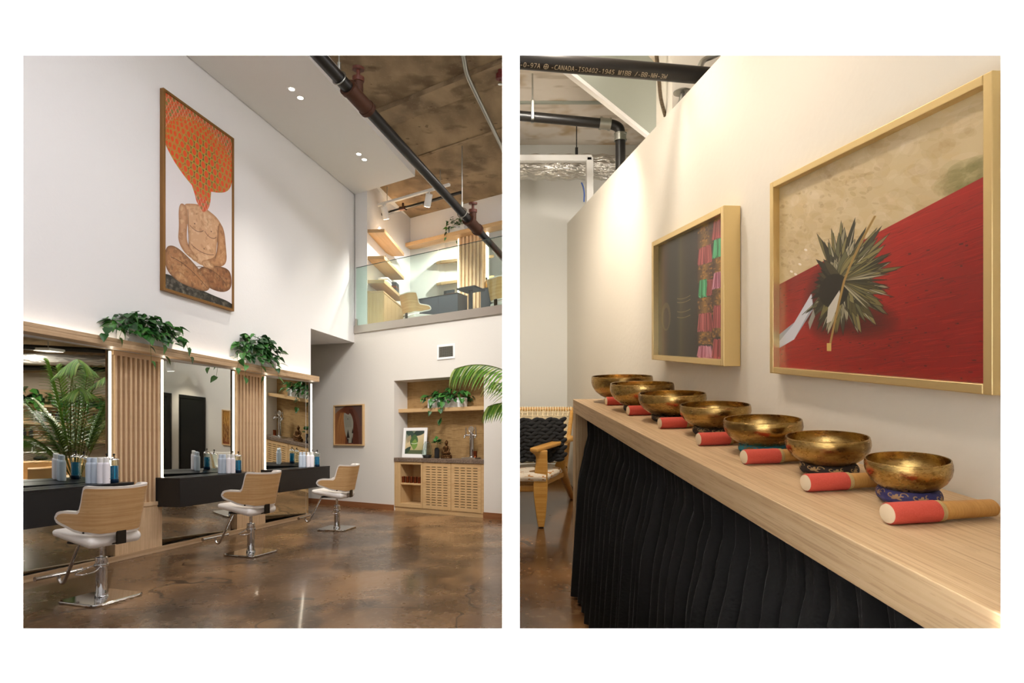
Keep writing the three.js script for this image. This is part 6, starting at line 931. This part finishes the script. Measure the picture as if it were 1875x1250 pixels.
{ // lounge on the sunken floor
  const FL = -0.75, L = (X, h, Z) => P(X, FL + h, Z);
  const face4 = 4.8;
  // shelf wall: three long shelves with bottles and trailing plants
  [1.12, 1.48, 1.84].forEach((h, i) => { const p = L(4.64, h, 7.3), g = thing('lounge_shelf', `long oak product shelf in the back lounge, ${['lowest', 'middle', 'topmost'][i]} of three`, 'shelf', p, 'oak shelves in the back lounge'); part(g, 'board', bx(0.3, 0.05, 4, 0, 0, 0, 0.004, 'z'), M.oak, FALL); part(g, 'back_panel', bx(0.02, 0.3, 4, 0.15, 0.18, 0, 0.002, 'z'), M.oak, FALL); });
  const bottle = lathe([[0, 0], [0.035, 0], [0.037, 0.01], [0.037, 0.16], [0.016, 0.19], [0.016, 0.23], [0, 0.23]], 10);
  for (const [i, h] of [[0, 1.12], [1, 1.48]]) for (let k = 0; k < 34; k++) { const Z = 5.5 + k * 0.11; if ((k + i * 3) % 9 > 5) continue; single('product_bottle', i ? 'dark product bottle on the middle lounge shelf' : 'dark product bottle on the lowest lounge shelf', 'bottle', L(4.6, h + 0.0255, Z), bottle, (k % 3) ? M.dark : M.slate, FALL, i ? 'bottles on the middle lounge shelf' : 'bottles on the lowest lounge shelf'); }
  const SF = frame([4.62, 7.3], [0, 1], [-1, 0], true); SF.M = FALL.clone().multiply(new THREE.Matrix4().makeBasis(V(0, 0, -1), V(0, 1, 0), V(-1, 0, 0).negate().negate()));
  [6.0, 6.9, 7.8, 8.6].forEach((Z, i) => pothos(`dark trailing plant on the topmost lounge shelf, ${['nearest the bowl room wall', 'second along', 'third along', 'nearest the back wall'][i]}`, SF, L(4.62, 1.866, Z), 0.7, 0.14, 0.14, 46, 0.1, 0.22, 0.25, 1.5, [[-0.2, 0.1, 0.4, 0], [0.2, 0.1, 0.36, 0]], 'plants on the lounge shelf'));
  // tan armchairs
  [[2.75, 6.62, 'nearest the palm'], [3.3, 7.55, 'behind the first one']].forEach(([X, Z, w]) => {
    const p = L(X, 0, Z), g = thing('lounge_chair', 'tan rounded tub chair in the back lounge ' + w, 'armchair', p, 'tub chairs in the back lounge'), m = yaw(-20).scale(V(1.15, 1.22, 1.15));
    const tub = grid(30, 8, (u, v) => { const t = (u * 1.5 - 0.25) * Math.PI, r = 0.36; return V(Math.cos(t) * r, 0.3 + v * (0.42 - 0.1 * Math.abs(u - 0.5)), -Math.sin(t) * r); }), tin = grid(30, 8, (u, v) => { const t = ((1 - u) * 1.5 - 0.25) * Math.PI, r = 0.3; return V(Math.cos(t) * r, 0.3 + v * (0.42 - 0.1 * Math.abs(u - 0.5)), -Math.sin(t) * r); }), rim = grid(30, 4, (u, v) => { const t = (u * 1.5 - 0.25) * Math.PI, r = 0.36 - 0.06 * v; return V(Math.cos(t) * r, 0.3 + 0.42 - 0.1 * Math.abs(u - 0.5) + 0.02 * Math.sin(Math.PI * v), -Math.sin(t) * r); });
    part(g, 'back_shell', join([tub, tin, rim]), M.tan, m); part(g, 'seat', lathe([[0, 0.26], [0.3, 0.26], [0.32, 0.3], [0.31, 0.42], [0.26, 0.45], [0, 0.46]], 28), M.tanPad, m); part(g, 'base', lathe([[0, 0], [0.24, 0], [0.24, 0.02], [0.05, 0.04], [0.04, 0.26], [0, 0.26]], 24), M.darkSteel, m);
  });
  // wash basin chair
  const p = L(3.95, 0, 6.95), g = thing('wash_basin', 'white tilting wash basin on a pedestal by the lounge shelves', 'basin', p), bowl = lathe([[0, 0], [0.12, 0.01], [0.26, 0.1], [0.33, 0.2], [0.35, 0.2], [0.34, 0.22], [0.3, 0.2], [0.2, 0.09], [0, 0.05]], 32); bowl.scale(1, 1, 0.8); bowl.rotateZ(-0.14); bowl.translate(0, 0.72, 0);
  part(g, 'basin', bowl, M.plastic, FALL); part(g, 'pedestal', lathe([[0, 0], [0.2, 0], [0.16, 0.3], [0.11, 0.75], [0, 0.78]], 24), M.dark, FALL); part(g, 'faucet', tube([[0.2, 0.88, 0], [0.2, 1.04, 0], [0.08, 1.08, 0], [0.04, 1.0, 0]], 0.014, 20, 8), M.chrome, FALL); part(g, 'neck_rest', ball(0.06, 0.04, 0.12, -0.31, 0.86, 0), M.dark, FALL);
  // pipes and duct under the lounge ceiling
  [2.5, 3.3, 4.1].forEach((X, i) => { const o = V(X, loungeTop(X) - 0.1, -5.14), q = thing('lounge_pipe', `black pipe under the lounge ceiling, ${['nearest the bowl room', 'middle', 'deepest'][i]} of three`, 'pipe', o, 'pipes in the lounge'); part(q, 'run', bar(V(0, 0, 0), V(0.1, -0.3, -4.4), 0.05, 12), M.blackPipe); });
  { const o = V(3.65, loungeTop(3.65) - 0.16, -5.2), q = thing('lounge_duct', 'silver flexible duct under the lounge ceiling', 'duct', o); part(q, 'sleeve', grid(50, 16, (u, v) => { const an = v * Math.PI * 2, r = 0.16 + 0.012 * Math.sin(u * 150); return V(Math.cos(an) * r * 0.7 + u * 0.1, Math.sin(an) * r * 0.7 - u * 0.25, -u * 4.2); }), M.foil); }
}
renderer.render(scene, camera);
